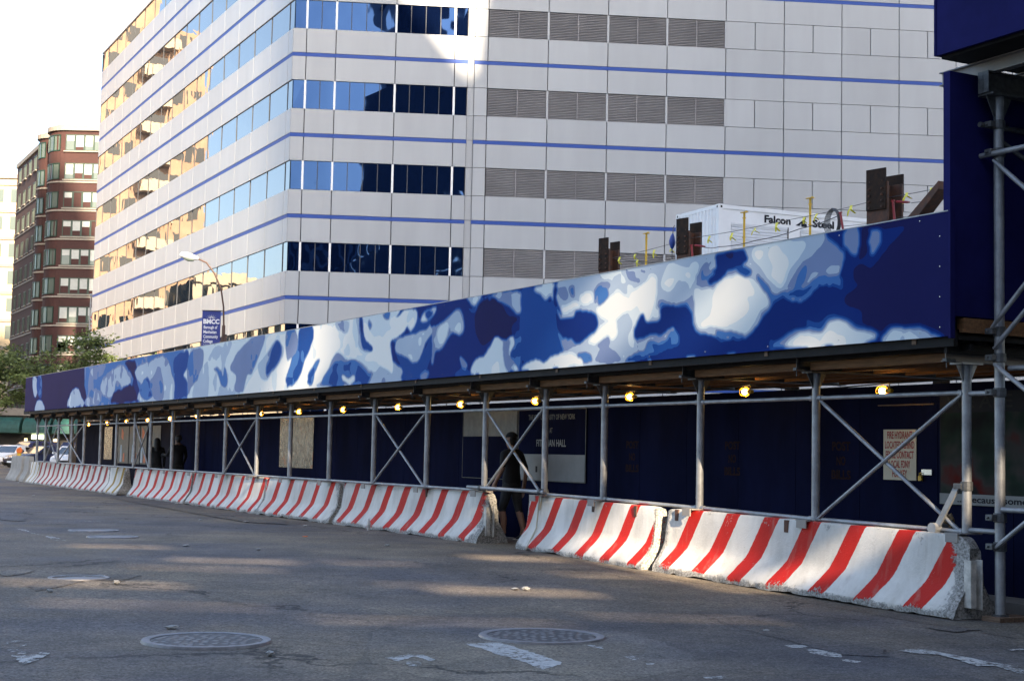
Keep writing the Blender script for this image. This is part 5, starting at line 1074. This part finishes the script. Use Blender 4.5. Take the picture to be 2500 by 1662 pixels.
for s0, z0, s1, z1, lb in ((29.45, 6.45, 29.0, 6.37, "dark red turnbuckle on the column before the container"), (22.6, 6.545, 22.2, 6.475, "red turnbuckle right of the nearest rusty column")):
    mb = MB(F); mb.path([(s0, 20.62, z0), (s0*.9+s1*.1, 20.62, z0*.9+z1*.1), (s0*.2+s1*.8, 20.62, z0*.2+z1*.8), (s1, 20.62, z1)], [.010, .024, .024, .010], 8); tag(build("turnbuckle", mb, M['red_paint'], loc=F(s0, 20.6, z0), smooth_f=True), lb, "turnbuckle")
mb = MB(F)
for i in range(6):
    a = .16+.035*i; mb.path([(24.42+.02*i+a*.8*math.cos(t_*.5), 20.6+.01*i, 6.36+.30*math.sin(t_*.5)*(.8+.05*i)) for t_ in range(14)], .008, 5)
tag(build("cable_coil", mb, M['cable'], loc=F(24.4, 20.6, 6.2)), "loops of dark spare cable hung beside a red clamp", "cable coil")
t = thing("rope_bag", "blue sheathed lifeline block hanging on the column before the container", "lifeline", tuple(F(30.3, 20.6, 6.5)))
mb = MB(F); mb.path([(30.29, 20.58, 6.83), (30.30, 20.58, 6.76), (30.31, 20.58, 6.64), (30.31, 20.58, 6.56), (30.31, 20.58, 6.49), (30.31, 20.58, 6.45)], [.012, .05, .08, .075, .045, .012], 10); build("block", mb, M['blue_nylon'], t, True)
mb = MB(F); mb.path([(30.22, 20.58, 7.02), (30.27, 20.58, 6.95), (30.29, 20.58, 6.83)], .01, 5); mb.path([(30.31, 20.58, 6.45), (30.31, 20.58, 6.3), (30.32, 20.58, 6.12)], .008, 5); mb.box(30.28, 30.34, 20.56, 20.60, 6.36, 6.40); build("line", mb, M['cable'], t)
mb = MB(F); mb.prism([(21.95, 6.1), (21.65, 6.1), (21.1, 6.55), (21.1, 6.7)], 20.3, 20.6, 0, (0, 2, 1)); tag(build("steel_brace", mb, M['rust'], loc=F(21.5, 20.4, 6.1)), "dark slanting steel member beside the blue scaffold panel", "steel brace")

# ================================================================ STREET LAMP, BANNER, FLAGPOLE
LPOS = F(57, 17.9, 0); fl_ = lambda a, b, z: LPOS + Vector((a, b, z))
sl_ = thing("street_lamp", "brown street lamp pole with curved arm and pale cobra head", "street lamp", tuple(LPOS))
M['lamp_brown'] = mat("brown_lamp_paint", (.07, .035, .025), .55, vary=.2); M['lamp_head'] = mat("pale_lamp_head", (.45, .47, .49), .4)
mb = MB(fl_); mb.path([(0, 0, 0), (0, 0, 3), (0, 0, 6.2)], [.10, .085, .065], 12); mb.tube((0, 0, 5.35), (0, 0, 5.75), .10, 10); mb.box(-.03, .13, -.05, .05, 5.5, 5.85); build("pole", mb, M['lamp_brown'], sl_, True)
mb = MB(fl_); mb.path([(0, 0, 6.2), (-.03, 0, 6.9), (-.15, 0, 7.6), (-.42, 0, 8.2), (-.75, 0, 8.62), (-1.12, 0, 8.78)], .034, 8); build("arm", mb, M['lamp_brown'], sl_, True)
mb = MB(fl_); mb.path([(-1.06, 0, 8.78), (-1.2, 0, 8.80), (-1.5, 0, 8.88), (-1.72, 0, 8.92), (-1.8, 0, 8.90)], [.05, .10, .14, .12, .04], 10); h_ = build("lamp_head", mb, M['lamp_head'], sl_, True)
mb = MB(fl_); mb.path([(-1.25, 0, 8.71), (-1.45, 0, 8.74), (-1.65, 0, 8.80)], [.05, .09, .05], 10); build("lens", mb, M['pane'], h_, True)
M['banner_blue'] = mat("banner_blue", (.018, .035, .22), .6, vary=.08); M['banner_white'] = mat("banner_white", (.75, .77, .8), .6, vary=.04)
bn = thing("lamp_banner", "blue college banner with white sunburst hanging on the street lamp", "banner", tuple(LPOS+Vector((-.5, 0, 4.2))))
bx0, bx1, bzt = -.84, -.13, 6.86-.02
def bf(a, b, z): return fl_(a, b+.03*math.sin((a+.8)*4), z)
mb = MB(bf); k = 10
zs_, ze_ = 4.2, 6.84
zt2, zb2 = 6.84-.0, 4.55
zt2 = 6.75
mb = MB(bf); vs = []; nxb, nzb = 8, 10
for j in range(nzb+1):
    for i in range(nxb+1): vs.append((bx0+(bx1-bx0)*i/nxb, 0, zb2+(zt2-zb2)*j/nzb))
mb.add(vs, [(j*(nxb+1)+i, j*(nxb+1)+i+1, (j+1)*(nxb+1)+i+1, (j+1)*(nxb+1)+i) for j in range(nzb) for i in range(nxb)])
mb.add([(a, b+.012, c) for a, b, c in vs], [(j*(nxb+1)+i, j*(nxb+1)+i+1, (j+1)*(nxb+1)+i+1, (j+1)*(nxb+1)+i) for j in range(nzb) for i in range(nxb)]); build("cloth", mb, M['banner_blue'], bn)
mb = MB(bf); bc = (bx0+bx1)/2; Y_ = -.012
def bt(tx, z, sz, wd, b, dx=0): text(mb, tx, sz, lambda u, v: (bc+dx+u, Y_, z+v), b, width=wd)
bt("BMCC", zt2-.42, .24, .62, .012)
for i in range(7):
    a = R(180*(i+.5)/7); mb.add([(bc+.04*math.cos(a-.25), Y_, zt2-.29+.03*math.sin(a-.25)), (bc+.04*math.cos(a+.25), Y_, zt2-.29+.03*math.sin(a+.25)), (bc+.22*math.cos(a), Y_, zt2-.29+.17*math.sin(a))], [(0, 1, 2)])
for tx, z, wd in (("Borough of", .64, .52), ("Manhattan", .82, .50), ("Community", 1.0, .56), ("College", 1.18, .36)): bt(tx, zt2-z, .17, wd, .004, -(.58-wd)/2)
bt("The City University of New York", zt2-1.31, .06, .58, .0); build("lettering", mb, M['banner_white'], bn, recalc=False)
mb = MB(fl_); mb.tube((-.86, 0, zt2+.01), (0, 0, zt2+.01), .018, 6); mb.tube((-.86, 0, zb2-.01), (0, 0, zb2-.01), .018, 6); build("bracket_rod", mb, M['galv_dark'], bn)
FP = Vector((-33.4, 120, 0)); fpq = lambda a, b, z: FP+Vector((a, b, z))
fpl = thing("flagpole", "thin pale flagpole before the brick building corner", "flagpole", tuple(FP))
mb = MB(fpq); mb.path([(0, 0, 0), (0, 0, 13.2)], [.10, .06], 8); mb.path([(0, 0, 13.2), (0, 0, 13.35), (0, 0, 13.5)], [.04, .13, .04], 8); build("pole", mb, M['galv'], fpl, True)
mb = MB(lambda a, b, z: fpq(a+.03*math.sin(z*7), b+.08*math.sin(z*9+a*6), z)); 
nr = 9
for i in range(nr):
    z0 = 10.2+.17*i; mb.add([(.08, 0, z0), (.42, .0, z0-.12), (.42, 0, z0+.05), (.08, 0, z0+.17)], [(0, 1, 2, 3)], i % 2)
M['flag_red'] = mat("flag_red", (.45, .03, .03), .7)
tag(build("flag", mb, [M['flag_red'], M['banner_white']], loc=fpq(.1, 0, 10.5), recalc=False), "limp red and white striped flag drooping on the flagpole", "flag")

# ================================================================ TREES
def leaf_mat(name, c):
    m, nt, bs = nodes_of(name); at = N(nt, "ShaderNodeAttribute", attribute_name="tone"); v = N(nt, "ShaderNodeVectorMath", operation='SCALE'); v.inputs[0].default_value = c
    nt.links.new(at.outputs["Fac"], v.inputs["Scale"]); nt.links.new(v.outputs[0], bs.inputs["Base Color"]); bs.inputs["Roughness"].default_value = .6
    tl = N(nt, "ShaderNodeBsdfTranslucent"); mx = N(nt, "ShaderNodeMixShader"); mx.inputs[0].default_value = .3; out = nt.nodes["Material Output"]
    nt.links.new(v.outputs[0], tl.inputs[0]); nt.links.new(bs.outputs[0], mx.inputs[1]); nt.links.new(tl.outputs[0], mx.inputs[2]); nt.links.new(mx.outputs[0], out.inputs[0]); return m
M['leaf'] = leaf_mat("locust_leaves", (.105, .138, .040)); M['bark'] = mat("bark", (.06, .045, .035), .9, vary=.3, scale=6)
def tree(label, x, y, H, crown, nl, seed, leaf=.16):
    r = random.Random(seed); t = thing("street_tree", label, "tree", (x, y, 0)); mb = MB()
    B0 = Vector((x, y, 0)); top = Vector((x+r.uniform(-.3, .3), y, H*.45)); mb.path([tuple(B0), tuple(B0.lerp(top, .5)+Vector((.08, 0, 0))), tuple(top)], [.17, .13, .10], 8)
    tips = []
    for (cx, cy, cz, rad) in crown:
        c = Vector((x+cx, y+cy, cz)); mid = top.lerp(c, .5)+Vector((0, 0, .25)); mb.path([tuple(top), tuple(mid), tuple(c)], [.07, .045, .02], 6)
        for k in range(5):
            e = c+Vector((r.gauss(0, 1), r.gauss(0, 1), r.gauss(0, .5))).normalized()*rad*.9; mb.path([tuple(c.lerp(mid, .3)), tuple(c.lerp(e, .5)+Vector((0, 0, .1))), tuple(e)], [.022, .014, .006], 4); tips.append((c, e, rad))
    build("trunk", mb, M['bark'], t, True)
    vs, fs, tone = [], [], []
    clumps = []
    for (cx, cy, cz, rad) in crown:
        for k in range(int(11*rad)):
            d = Vector((r.gauss(0, 1), r.gauss(0, 1), r.gauss(0, .55))); d = d.normalized()*rad*r.uniform(.35, 1.05); d.z *= .6
            clumps.append((Vector((x+cx, y+cy, cz))+d, r.uniform(.25, .55), r.uniform(.55, 1.5)))
    for (c, cr_, tn) in clumps:
        for k in range(nl):
            p = c+Vector((r.gauss(0, .5)*1.5, r.gauss(0, .5)*1.5, r.gauss(0, .5)*.7))*cr_
            a = Vector((r.gauss(0, 1), r.gauss(0, 1), r.gauss(0, .35))).normalized()*leaf*r.uniform(.7, 1.5); b = a.cross(Vector((r.gauss(0, 1), r.gauss(0, 1), r.gauss(0, 1)))).normalized()*leaf*.32
            i = len(vs); vs += [p-a*.5, p+b, p+a*.6, p-b]; fs.append((i, i+1, i+2, i+3)); tone.append(tn*r.uniform(.75, 1.25))
    mb = MB(); mb.addw(vs, fs); o = build("crown", mb, M['leaf'], t, recalc=False)
    at_ = o.data.attributes.new("tone", 'FLOAT', 'FACE'); at_.data.foreach_set("value", np.array(tone, dtype=np.float32)); return t
tree("feathery green street tree rising over the far end of the shed", -21.8, 76, 7.8, [(-.5, 0, 5.6, 2.0), (1.6, .5, 5.5, 1.9), (3.2, 0, 5.2, 1.5), (-2.0, .5, 5.0, 1.8), (.6, 0, 6.6, 1.4), (4.3, 0, 5.0, .9)], 60, 3)
tree("green street tree at the left edge behind the parked cars", -26.8, 78, 7, [(0, 0, 5.0, 2.0), (1.8, 0, 4.8, 1.8), (-1.6, 0, 4.4, 1.8), (1.0, 0, 5.8, 1.4), (-2.6, 0, 3.6, 1.4), (.8, 0, 3.9, 1.5)], 60, 9)
tree("low dark street tree beside the far shed end", -24.0, 84, 6.4, [(0, 0, 4.4, 1.8), (1.5, 0, 4.2, 1.5), (-1.6, 0, 4.0, 1.6), (.3, 0, 5.3, 1.3)], 55, 15)

# ================================================================ PARKED CARS
M['car_white'] = mat("white_car_paint", (.70, .71, .73), .25, vary=.02); M['car_navy'] = mat("navy_car_paint", (.012, .016, .05), .2, vary=.05); M['car_blue'] = mat("dark_blue_paint", (.02, .02, .07), .2); M['car_silver'] = mat("silver_paint", (.38, .39, .42), .25, .4)
M['car_glass'] = glass_mat("car_glass", (.01, .012, .015), 1.5, .02, 0); M['screen_glass'] = glass_mat("windscreen_glass", (.05, .06, .07), 2.4, .03, 0); M['headlight'] = mat("headlight_lens", (.65, .67, .7), .15); M['tail'] = mat("tail_lens", (.3, .01, .01), .2)
def car(label, x, y, az, paint, kind='sedan'):
    """u forward, v right; centre on the ground"""
    t = thing("parked_car", label, "car", (x, y, 0), 0, "cars parked at the far corner"); fr = frame((x, y, 0), az)
    if kind == 'sedan': low = [(2.25, .35), (2.30, .62), (2.1, .78), (1.05, .92), (-1.45, .96), (-2.25, .93), (-2.32, .6), (-2.25, .33)]; cab = [(1.05, .90), (.25, 1.38), (-.1, 1.44), (-.8, 1.43), (-1.5, 1.05), (-1.55, .93)]
    else: low = [(2.25, .42), (2.32, .75), (2.15, .95), (1.25, 1.08), (-2.2, 1.12), (-2.3, .8), (-2.25, .42)]; cab = [(1.25, 1.06), (.45, 1.66), (0, 1.75), (-1.9, 1.74), (-2.18, 1.2), (-2.2, 1.08)]
    hw = .88
    mb = MB(fr); n = len(low); vs = []
    for v, sh in ((-hw, .97), (-hw*.985, 1), (hw*.985, 1), (hw, .97)):
        for a, z in low: vs.append((a*(sh if abs(a) > 2 else 1), v, z if abs(v) < hw*.99 else .5+(z-.5)*.8))
    mb.add(vs, [(j*n+i, j*n+(i+1) % n, (j+1)*n+(i+1) % n, (j+1)*n+i) for j in range(3) for i in range(n)]+[tuple(range(n)), tuple(range(3*n, 4*n))[::-1]])
    n = len(cab); vs = []
    for v0 in (-1, 1):
        for a, z in cab: vs.append((a, v0*(hw*.97-(z-cab[0][1])*.33), z))
    mb.add(vs, [(i, (i+1) % n, n+(i+1) % n, n+i) for i in range(n)]+[tuple(range(n)), tuple(range(n, 2*n))[::-1]]); build("body", mb, paint, t, True, bevel=.03)
    def on_cab(i, j, name, e=.012):
        (a0, z0), (a1, z1) = cab[i], cab[j]; mb = MB(fr); w0 = hw*.97-(z0-cab[0][1])*.33-.10; w1 = hw*.97-(z1-cab[0][1])*.33-.10; d = Vector((z1-z0, 0, -(a1-a0))).normalized()*e*(1 if z1 > z0 else 1)
        if d.z < 0: d = -d
        A = lambda f_: (a0+(a1-a0)*f_, z0+(z1-z0)*f_)
        p, q = A(.08), A(.94); mb.add([(p[0]+d.x, -w0, p[1]+d.z), (p[0]+d.x, w0, p[1]+d.z), (q[0]+d.x, w1, q[1]+d.z), (q[0]+d.x, -w1, q[1]+d.z)]+[(p[0]-d.x, -w0, p[1]-d.z), (p[0]-d.x, w0, p[1]-d.z), (q[0]-d.x, w1, q[1]-d.z), (q[0]-d.x, -w1, q[1]-d.z)], [(0, 1, 2, 3), (7, 6, 5, 4), (0, 4, 5, 1), (1, 5, 6, 2), (2, 6, 7, 3), (3, 7, 4, 0)]); build(name, mb, M['screen_glass'], t)
    on_cab(0, 1, "windscreen"); k = len(cab); on_cab(k-2, k-3, "rear_window")
    zt = max(z for a, z in cab); zb = cab[0][1]+.03
    for v0 in (-1, 1):
        for a, b, c, d in ((.85, .25, .2, -.35), (-.42, -.42, -1.05 if kind == 'sedan' else -1.0, -1.15)):
            def yv(z): return v0*(hw*.97-(z-cab[0][1])*.33+.008)
            z1 = zt-.12; P = [(a, zb), (b, z1), (c, z1), (d, zb)]; mb = MB(fr); mb.add([(p[0], yv(p[1]), p[1]) for p in P]+[(p[0], yv(p[1])-v0*.03, p[1]) for p in P], [(0, 1, 2, 3), (7, 6, 5, 4), (0, 4, 5, 1), (1, 5, 6, 2), (2, 6, 7, 3), (3, 7, 4, 0)]); build("side_window", mb, M['car_glass'], t)
        mb = MB(fr); mb.box(.75, .92, v0*hw-.02 if v0 > 0 else -hw-.16, hw+.16 if v0 > 0 else -hw+.02, zb+.02, zb+.14); build("mirror", mb, paint, t, bevel=.02)
        zz = low[1][1]; mb = MB(fr); mb.box(2.12, 2.29, v0*.55-.17, v0*.55+.17, zz-.04, zz+.12); build("headlight", mb, M['headlight'], t, bevel=.02)
        mb = MB(fr); mb.box(-2.33, -2.2, v0*.62-.18, v0*.62+.18, zz, zz+.18); build("tail_light", mb, M['tail'], t, bevel=.02)
        for a in (1.42, -1.38):
            mb = MB(fr); mb.tube((a, v0*(hw-.2), .32), (a, v0*(hw+.01), .32), .325, 18); w = build("wheel", mb, M['rubber'], t, True)
            mb = MB(fr); mb.tube((a, v0*(hw-.02), .32), (a, v0*(hw+.018), .32), .19, 12); build("rim", mb, M['galv'], w)
    mb = MB(fr); mb.box(2.26, 2.33, -.42, .42, .42, .58); build("grille", mb, M['rubber'], t)
    mb = MB(fr); mb.box(2.31, 2.345, -.26, .26, .36, .47); build("number_plate", mb, M['headlight'], t); return t
car("white sedan facing the viewer beside the bare concrete barriers", -32.6, 100, -168, M['car_white'])
car("dark navy sedan seen side on behind the faded barriers", -29.0, 95, -140, M['car_navy'])
car("dark blue tall wagon with a bright windscreen behind the white sedan", -33.9, 108, -150, M['car_blue'], 'suv')
car("silver car behind the white sedan, mostly cut by the picture's left edge", -38.6, 115.5, 165, M['car_silver'])
car("white car with its bonnet showing behind the far shed posts", -26.6, 93, 175, M['car_white'])
car("black tall wagon parked before the shops", -32.2, 117, 80, M['car_navy'], 'suv')

# orange warning light on the outermost barrier
WL = F(63.6, 11.68, 1.0); t = thing("warning_light", "round orange warning light on the outermost concrete barrier", "warning light", tuple(WL)); wl = lambda a, b, z: WL+Vector((a, b, z))
mb = MB(wl); mb.box(-.07, .07, -.05, .05, 0, .1); build("base", mb, M['yellow_paint'], t); M['orange'] = mat("orange_lens", (.75, .16, .02), .35)
mb = MB(wl); mb.tube((0, -.05, .21), (0, .05, .21), .12, 18); build("lens", mb, M['orange'], t, bevel=.02)

# ================================================================ PEOPLE
def skinned(name, chains, mats, parent, pick, sub=2):
    """chains: dict of joints name->(pos, rx, ry), edges; grown into one continuous surface"""
    J, E = chains; names = list(J); me = bpy.data.meshes.new(name); me.from_pydata([J[n][0] for n in names], [(names.index(a), names.index(b)) for a, b in E], [])
    o = bpy.data.objects.new(name, me); COL.objects.link(o); m1 = o.modifiers.new("skin", 'SKIN'); m1.use_smooth_shade = True; m2 = o.modifiers.new("sub", 'SUBSURF'); m2.levels = sub; m2.render_levels = sub
    sk = me.skin_vertices[0].data
    for i, n in enumerate(names): sk[i].radius = (J[n][1], J[n][2]); sk[i].use_root = (i == 0)
    dg = bpy.context.evaluated_depsgraph_get(); e = bpy.data.meshes.new_from_object(o.evaluated_get(dg)); e.name = name
    bpy.data.objects.remove(o); bpy.data.meshes.remove(me); e.materials.clear()
    for m_ in mats: e.materials.append(m_)
    for p in e.polygons: p.use_smooth = True; p.material_index = pick(p.center)
    ob = bpy.data.objects.new(name, e); COL.objects.link(ob); ob.parent = parent; PM[ob.name] = PM[parent.name]; return ob
M['skin'] = mat("skin", (.30, .17, .115), .55, vary=.06); M['skin_dark'] = mat("skin_tan", (.20, .115, .075), .55, vary=.06)
M['black_cloth'] = mat("black_cloth", (.006, .006, .007), .85, vary=.2, bmp=.004, bscale=8); M['grey_cloth'] = mat("dark_grey_cloth", (.022, .024, .025), .85, vary=.2, bmp=.005, bscale=7); M['hair'] = mat("dark_hair", (.012, .009, .008), .6); M['shoe'] = mat("black_shoe", (.02, .022, .025), .5); M['sole'] = mat("white_sole", (.5, .5, .5), .6)
def person(label, pos, facing, h=1.76, shorts=True, stride=.0, arm=(0, 0), hair='cap', skin='skin', wide=1.0, bend=0.0):
    """local axes: x to the person's left, -y forward"""
    t = thing("person", label, "person", pos, facing); k = h/1.76; J = {}; E = []
    def j(n, x, y, z, rx_, ry_=None): J[n] = ((x*k, y*k, z*k), rx_*k, (ry_ or rx_)*k)
    w = wide
    j('pelvis', 0, .01, .94, .155*w, .115*w); j('waist', 0, .0, 1.08, .145*w, .105*w); j('chest', 0, -.005-bend*.4, 1.27, .165*w, .115*w); j('upper', 0, .005-bend*.6, 1.40, .15*w, .095*w); j('neck', 0, -.005-bend, 1.50, .056, .056); j('head0', 0, -.03-bend, 1.58, .070, .078); j('head1', 0, -.02-bend, 1.66, .078, .096); j('head2', 0, -.005-bend, 1.725, .062, .078)
    E += [('pelvis', 'waist'), ('waist', 'chest'), ('chest', 'upper'), ('upper', 'neck'), ('neck', 'head0'), ('head0', 'head1'), ('head1', 'head2')]
    j('nose', 0, -.125-bend, 1.632, .012, .014); j('chin', 0, -.085-bend, 1.565, .03, .025); E += [('head1', 'nose'), ('head0', 'chin')]
    for s_, nm in ((1, 'l'), (-1, 'r')):
        ph = stride*s_; a = arm[0 if s_ > 0 else 1]
        j('ear'+nm, s_*.086, .0-bend, 1.635, .012, .018); E.append(('head1', 'ear'+nm))
        j('sh'+nm, s_*.185*w, .0-bend*.6, 1.415, .068, .066); el = (s_*(.235*w), .06-a*.20, 1.16+a*.02); j('el'+nm, *el, .044, .046); wr = (s_*(.245*w-abs(a)*.06), -.02-a*.46, .93+a*.28); j('wr'+nm, *wr, .030, .034); hd_ = (wr[0], wr[1]-.03-a*.05, wr[2]-.075+a*.08); j('ha'+nm, *hd_, .026, .040)
        E += [('upper', 'sh'+nm), ('sh'+nm, 'el'+nm), ('el'+nm, 'wr'+nm), ('wr'+nm, 'ha'+nm)]
        for i, (dy, ln) in enumerate(((-.032, .062), (-.011, .075), (.011, .07), (.031, .055))):
            j('f%s%da' % (nm, i), hd_[0]-s_*.004, hd_[1]+dy, hd_[2]-.045, .0095, .0095); j('f%s%db' % (nm, i), hd_[0]-s_*.02, hd_[1]+dy-.008, hd_[2]-.045-ln, .0075, .0075); E += [('ha'+nm, 'f%s%da' % (nm, i)), ('f%s%da' % (nm, i), 'f%s%db' % (nm, i))]
        j('th'+nm, hd_[0]-s_*.012, hd_[1]-.055, hd_[2]-.02, .010, .010); j('tt'+nm, hd_[0]-s_*.025, hd_[1]-.068, hd_[2]-.06, .008, .008); E += [('ha'+nm, 'th'+nm), ('th'+nm, 'tt'+nm)]
        lw = .088 if shorts else .085
        j('hip'+nm, s_*.092, .01-ph*.03, .86, .098, .105); j('md'+nm, s_*.098, -ph*.10, .66, .083, .09); j('kn'+nm, s_*.10, -.01-ph*.20, .49, .062, .066); j('ca'+nm, s_*.102, .02-ph*.16 if ph > 0 else .02-ph*.26, .32, .056, .062); j('an'+nm, s_*.105, .02-ph*.18 if ph > 0 else .03-ph*.36, .10+(0 if ph >= 0 else .02), .040, .044)
        ay = J['an'+nm][0][1]/k; j('he'+nm, s_*.105, ay+.035, .045, .036, .036); j('to'+nm, s_*.112, ay-.12, .035, .040, .030); j('tp'+nm, s_*.115, ay-.18, .03, .032, .024)
        E += [('pelvis', 'hip'+nm), ('hip'+nm, 'md'+nm), ('md'+nm, 'kn'+nm), ('kn'+nm, 'ca'+nm), ('ca'+nm, 'an'+nm), ('an'+nm, 'he'+nm), ('an'+nm, 'to'+nm), ('to'+nm, 'tp'+nm)]
    mats = [M[skin], M['black_cloth'], M['grey_cloth'], M['shoe'], M['hair']]
    def pick(c):
        z = c.z/k; ax = abs(c.x)/k
        if z < .105: return 3
        if z > 1.56 and c.y/k > .015-bend and ax < .12: return 4
        if z > 1.49 and ax < .12: return 0
        if ax > .19*w and z < (1.19 if shorts else 0): return 0
        if ax > .17*w and z < .88 and (c.y/k < -.02 or shorts) and z > .70: return 0
        if z > .93: return 1
        if shorts: return 2 if z > .47 else 0
        return 2
    skinned("body", (J, E), mats, t, pick)
    inv = PM[t.name]
    fr = lambda a, b, z: inv @ Vector((a*k, b*k, z*k))
    mb = MB(fr)
    if hair == 'cap':
        nr_, na = 7, 16; vs = []
        for i in range(nr_):
            ph_ = R(90*i/(nr_-1)); 
            for q in range(na): an = 2*math.pi*q/na; vs.append((.092*math.cos(ph_)*math.cos(an)+0, -.012-bend+.112*math.cos(ph_)*math.sin(an), 1.685+.092*math.sin(ph_)))
        mb.add(vs, [(i*na+q, i*na+(q+1) % na, (i+1)*na+(q+1) % na, (i+1)*na+q) for i in range(nr_-1) for q in range(na)])
        vs = []
        for i in range(9): an = R(200+140*i/8); vs += [(.088*math.cos(an), -.012-bend+.105*math.sin(an), 1.69), (.098*math.cos(an)*.95, -.02-bend+.205*math.sin(an) if abs(math.cos(an)) < .8 else -.012-bend+.13*math.sin(an), 1.675)]
        mb.add(vs, [(2*i, 2*i+1, 2*i+3, 2*i+2) for i in range(8)]); mb.add([(a, b, c-.008) for a, b, c in vs], [(2*i, 2*i+1, 2*i+3, 2*i+2) for i in range(8)]); build("cap", mb, M['black_cloth'], t, True)
    else:
        nr_, na = 9, 16; vs = []; dn_ = -75 if hair == 'long' else -25
        for i in range(nr_):
            ph_ = R(dn_+(90-dn_)*i/(nr_-1)); z = 1.665+(.10*math.sin(ph_) if ph_ > 0 else (.32 if hair == 'long' else .12)*math.sin(ph_)); rr = max(.02, math.cos(max(ph_, 0)))
            for q in range(na):
                an = 2*math.pi*q/na; f_ = math.sin(an); cut = .0 if f_ > -.45 or ph_ > .5 else .035
                vs.append(((.096*rr-cut)*math.cos(an), .012-bend+(.116*rr-cut*1.6)*f_, z))
        mb.add(vs, [(i*na+q, i*na+(q+1) % na, (i+1)*na+(q+1) % na, (i+1)*na+q) for i in range(nr_-1) for q in range(na)]); build("hair", mb, M['hair'], t, True)
    for s_ in (1, -1):
        a = J['an'+('l' if s_ > 0 else 'r')][0]; mb = MB(lambda x, y, z: inv @ Vector((x, y, z))); x0 = a[0]; mb.prism([(x0-.045*k, a[1]-.20*k), (x0+.055*k, a[1]-.20*k), (x0+.05*k, a[1]+.07*k), (x0-.04*k, a[1]+.07*k)], .004, .022); build("shoe_sole", mb, M['sole'], t, bevel=.004)
    return t
def face(az): return math.atan2(math.cos(R(az)), math.sin(R(az)))+math.pi/2     # turn -y to that azimuth
person("man in black cap, black t-shirt and dark shorts walking behind the barriers", tuple(F(22.3, 12.0, .015)), face(-52), 1.77, True, .5, (.15, -.15), 'cap', 'skin', 1.2)
person("dark silhouette with long hair, leftmost of the two distant walkers", tuple(F(44.2, 12.0, .015)), face(-20), 1.70, False, .4, (.5, .1), 'long', 'skin_dark')
person("dark silhouette with short hair, rightmost of the two distant walkers", tuple(F(42.0, 12.0, .015)), face(-40), 1.78, False, .4, (1.0, .2), 'short', 'skin_dark', 1.05)

# ================================================================ SMALL THINGS
M['clear_plastic'] = glass_mat("clear_plastic", (.5, .5, .48), 1.3, .1, 0); M['paper'] = mat("white_litter", (.38, .375, .36), .7); M['kraft'] = mat("brown_paper", (.30, .20, .10), .8, vary=.25, scale=25, bmp=.01, bscale=30)
bp = F(25.75, 10.93, gzs(25.75)); t = thing("plastic_bottle", "small plastic bottle with pale label standing at the barrier foot", "bottle", tuple(bp)); mb = MB()
mb.lathe([(.03, 0), (.033, .02), (.033, .13), (.028, .15), (.013, .19), (.013, .205)], tuple(bp), 12); build("body", mb, M['clear_plastic'], t, True); mb = MB(); mb.lathe([(.034, .05), (.034, .10)], tuple(bp), 12); build("label_band", mb, M['paper'], t); mb = MB(); mb.lathe([(.015, .205), (.015, .225)], tuple(bp), 10); build("cap", mb, M['banner_white'], t)
def crumple(name, label, pos, size, m, seed, flat=.5, cat="litter", group=None):
    bm = bmesh.new(); bmesh.ops.create_icosphere(bm, subdivisions=3, radius=1); o = Vector((seed*1.7, 0, 0))
    for v in bm.verts:
        d = 1+.45*mnoise.noise(v.co*1.8+o)+.25*mnoise.noise(v.co*4+o); v.co = v.co*d; v.co.x *= size[0]; v.co.y *= size[1]; v.co.z *= size[2]
    mz = min(v.co.z for v in bm.verts)
    for v in bm.verts: v.co.z -= mz
    me = bpy.data.meshes.new(name); bm.to_mesh(me); bm.free(); me.materials.append(m); ob = bpy.data.objects.new(name, me); COL.objects.link(ob); ob.location = pos; ob.rotation_euler = (0, 0, seed); return tag(ob, label, cat, group)
crumple("paper_bag", "crumpled brown paper bag on the barrier beside the end post", F(11.72, 11.40, ztop(11.5)), (.075, .065, .085), M['kraft'], 4, cat="paper bag")
LITTER = [(-11.06, 38.64, 'w', 'pale paper scrap on the far road near the yellow striped barriers'),
(-8.41, 38.76, 'w', 'pale paper scrap on the road before the dark barrier gap'),
(-5.11, 29.87, 'w', 'white scrap on the road right of the far manhole covers'),
(-3.81, 28.74, 'w', 'white scrap by the foot of the third barrier'),
(-3.34, 25.29, 'o', 'small orange scrap on the road before the barriers'),
(-4.65, 22.2, 'w', 'white crumpled scrap in mid road'),
(-4.13, 16.27, 'w', 'pale scrap in the chipped patch at left'),
(-4.55, 15.32, 'w', 'pale pebble of litter at lower left road'),
(-3.51, 21.63, 'w', 'tiny white scrap left of the red scrap'),
(0.09, 16.87, 'w', 'left one of two white scraps before the short barrier'),
(0.21, 16.81, 'w', 'right one of two white scraps before the short barrier'),
(-2.78, 12.8, 'w', 'thin white scrap above the left manhole cover'),
(2.31, 13.65, 'w', 'white speck of litter on the edge of the dark patch before the nearest barrier'),
(-6.09, 30.34, 'w', 'flattened white scrap right of the far covers'),
(-1.83, 23.31, 'w', 'white scrap beneath the broken barrier corner'),
(-1.73, 11.34, 'w', 'flat white scrap right of the left manhole cover'),
(-13.38, 43.11, 'w', 'pale scrap near the far grey barriers'),
(-18.58, 57.95, 'w', 'pale scrap farthest left on the road')]
for i, (x, y, k, lb) in enumerate(LITTER):
    sc = .022+.02*rng.random(); crumple("litter", lb, (x, y, gz(x, y)), (sc*1.5, sc, .008+.012*rng.random()), M['orange'] if k == 'o' else M['paper'], i+2, group="scraps of litter on the road")
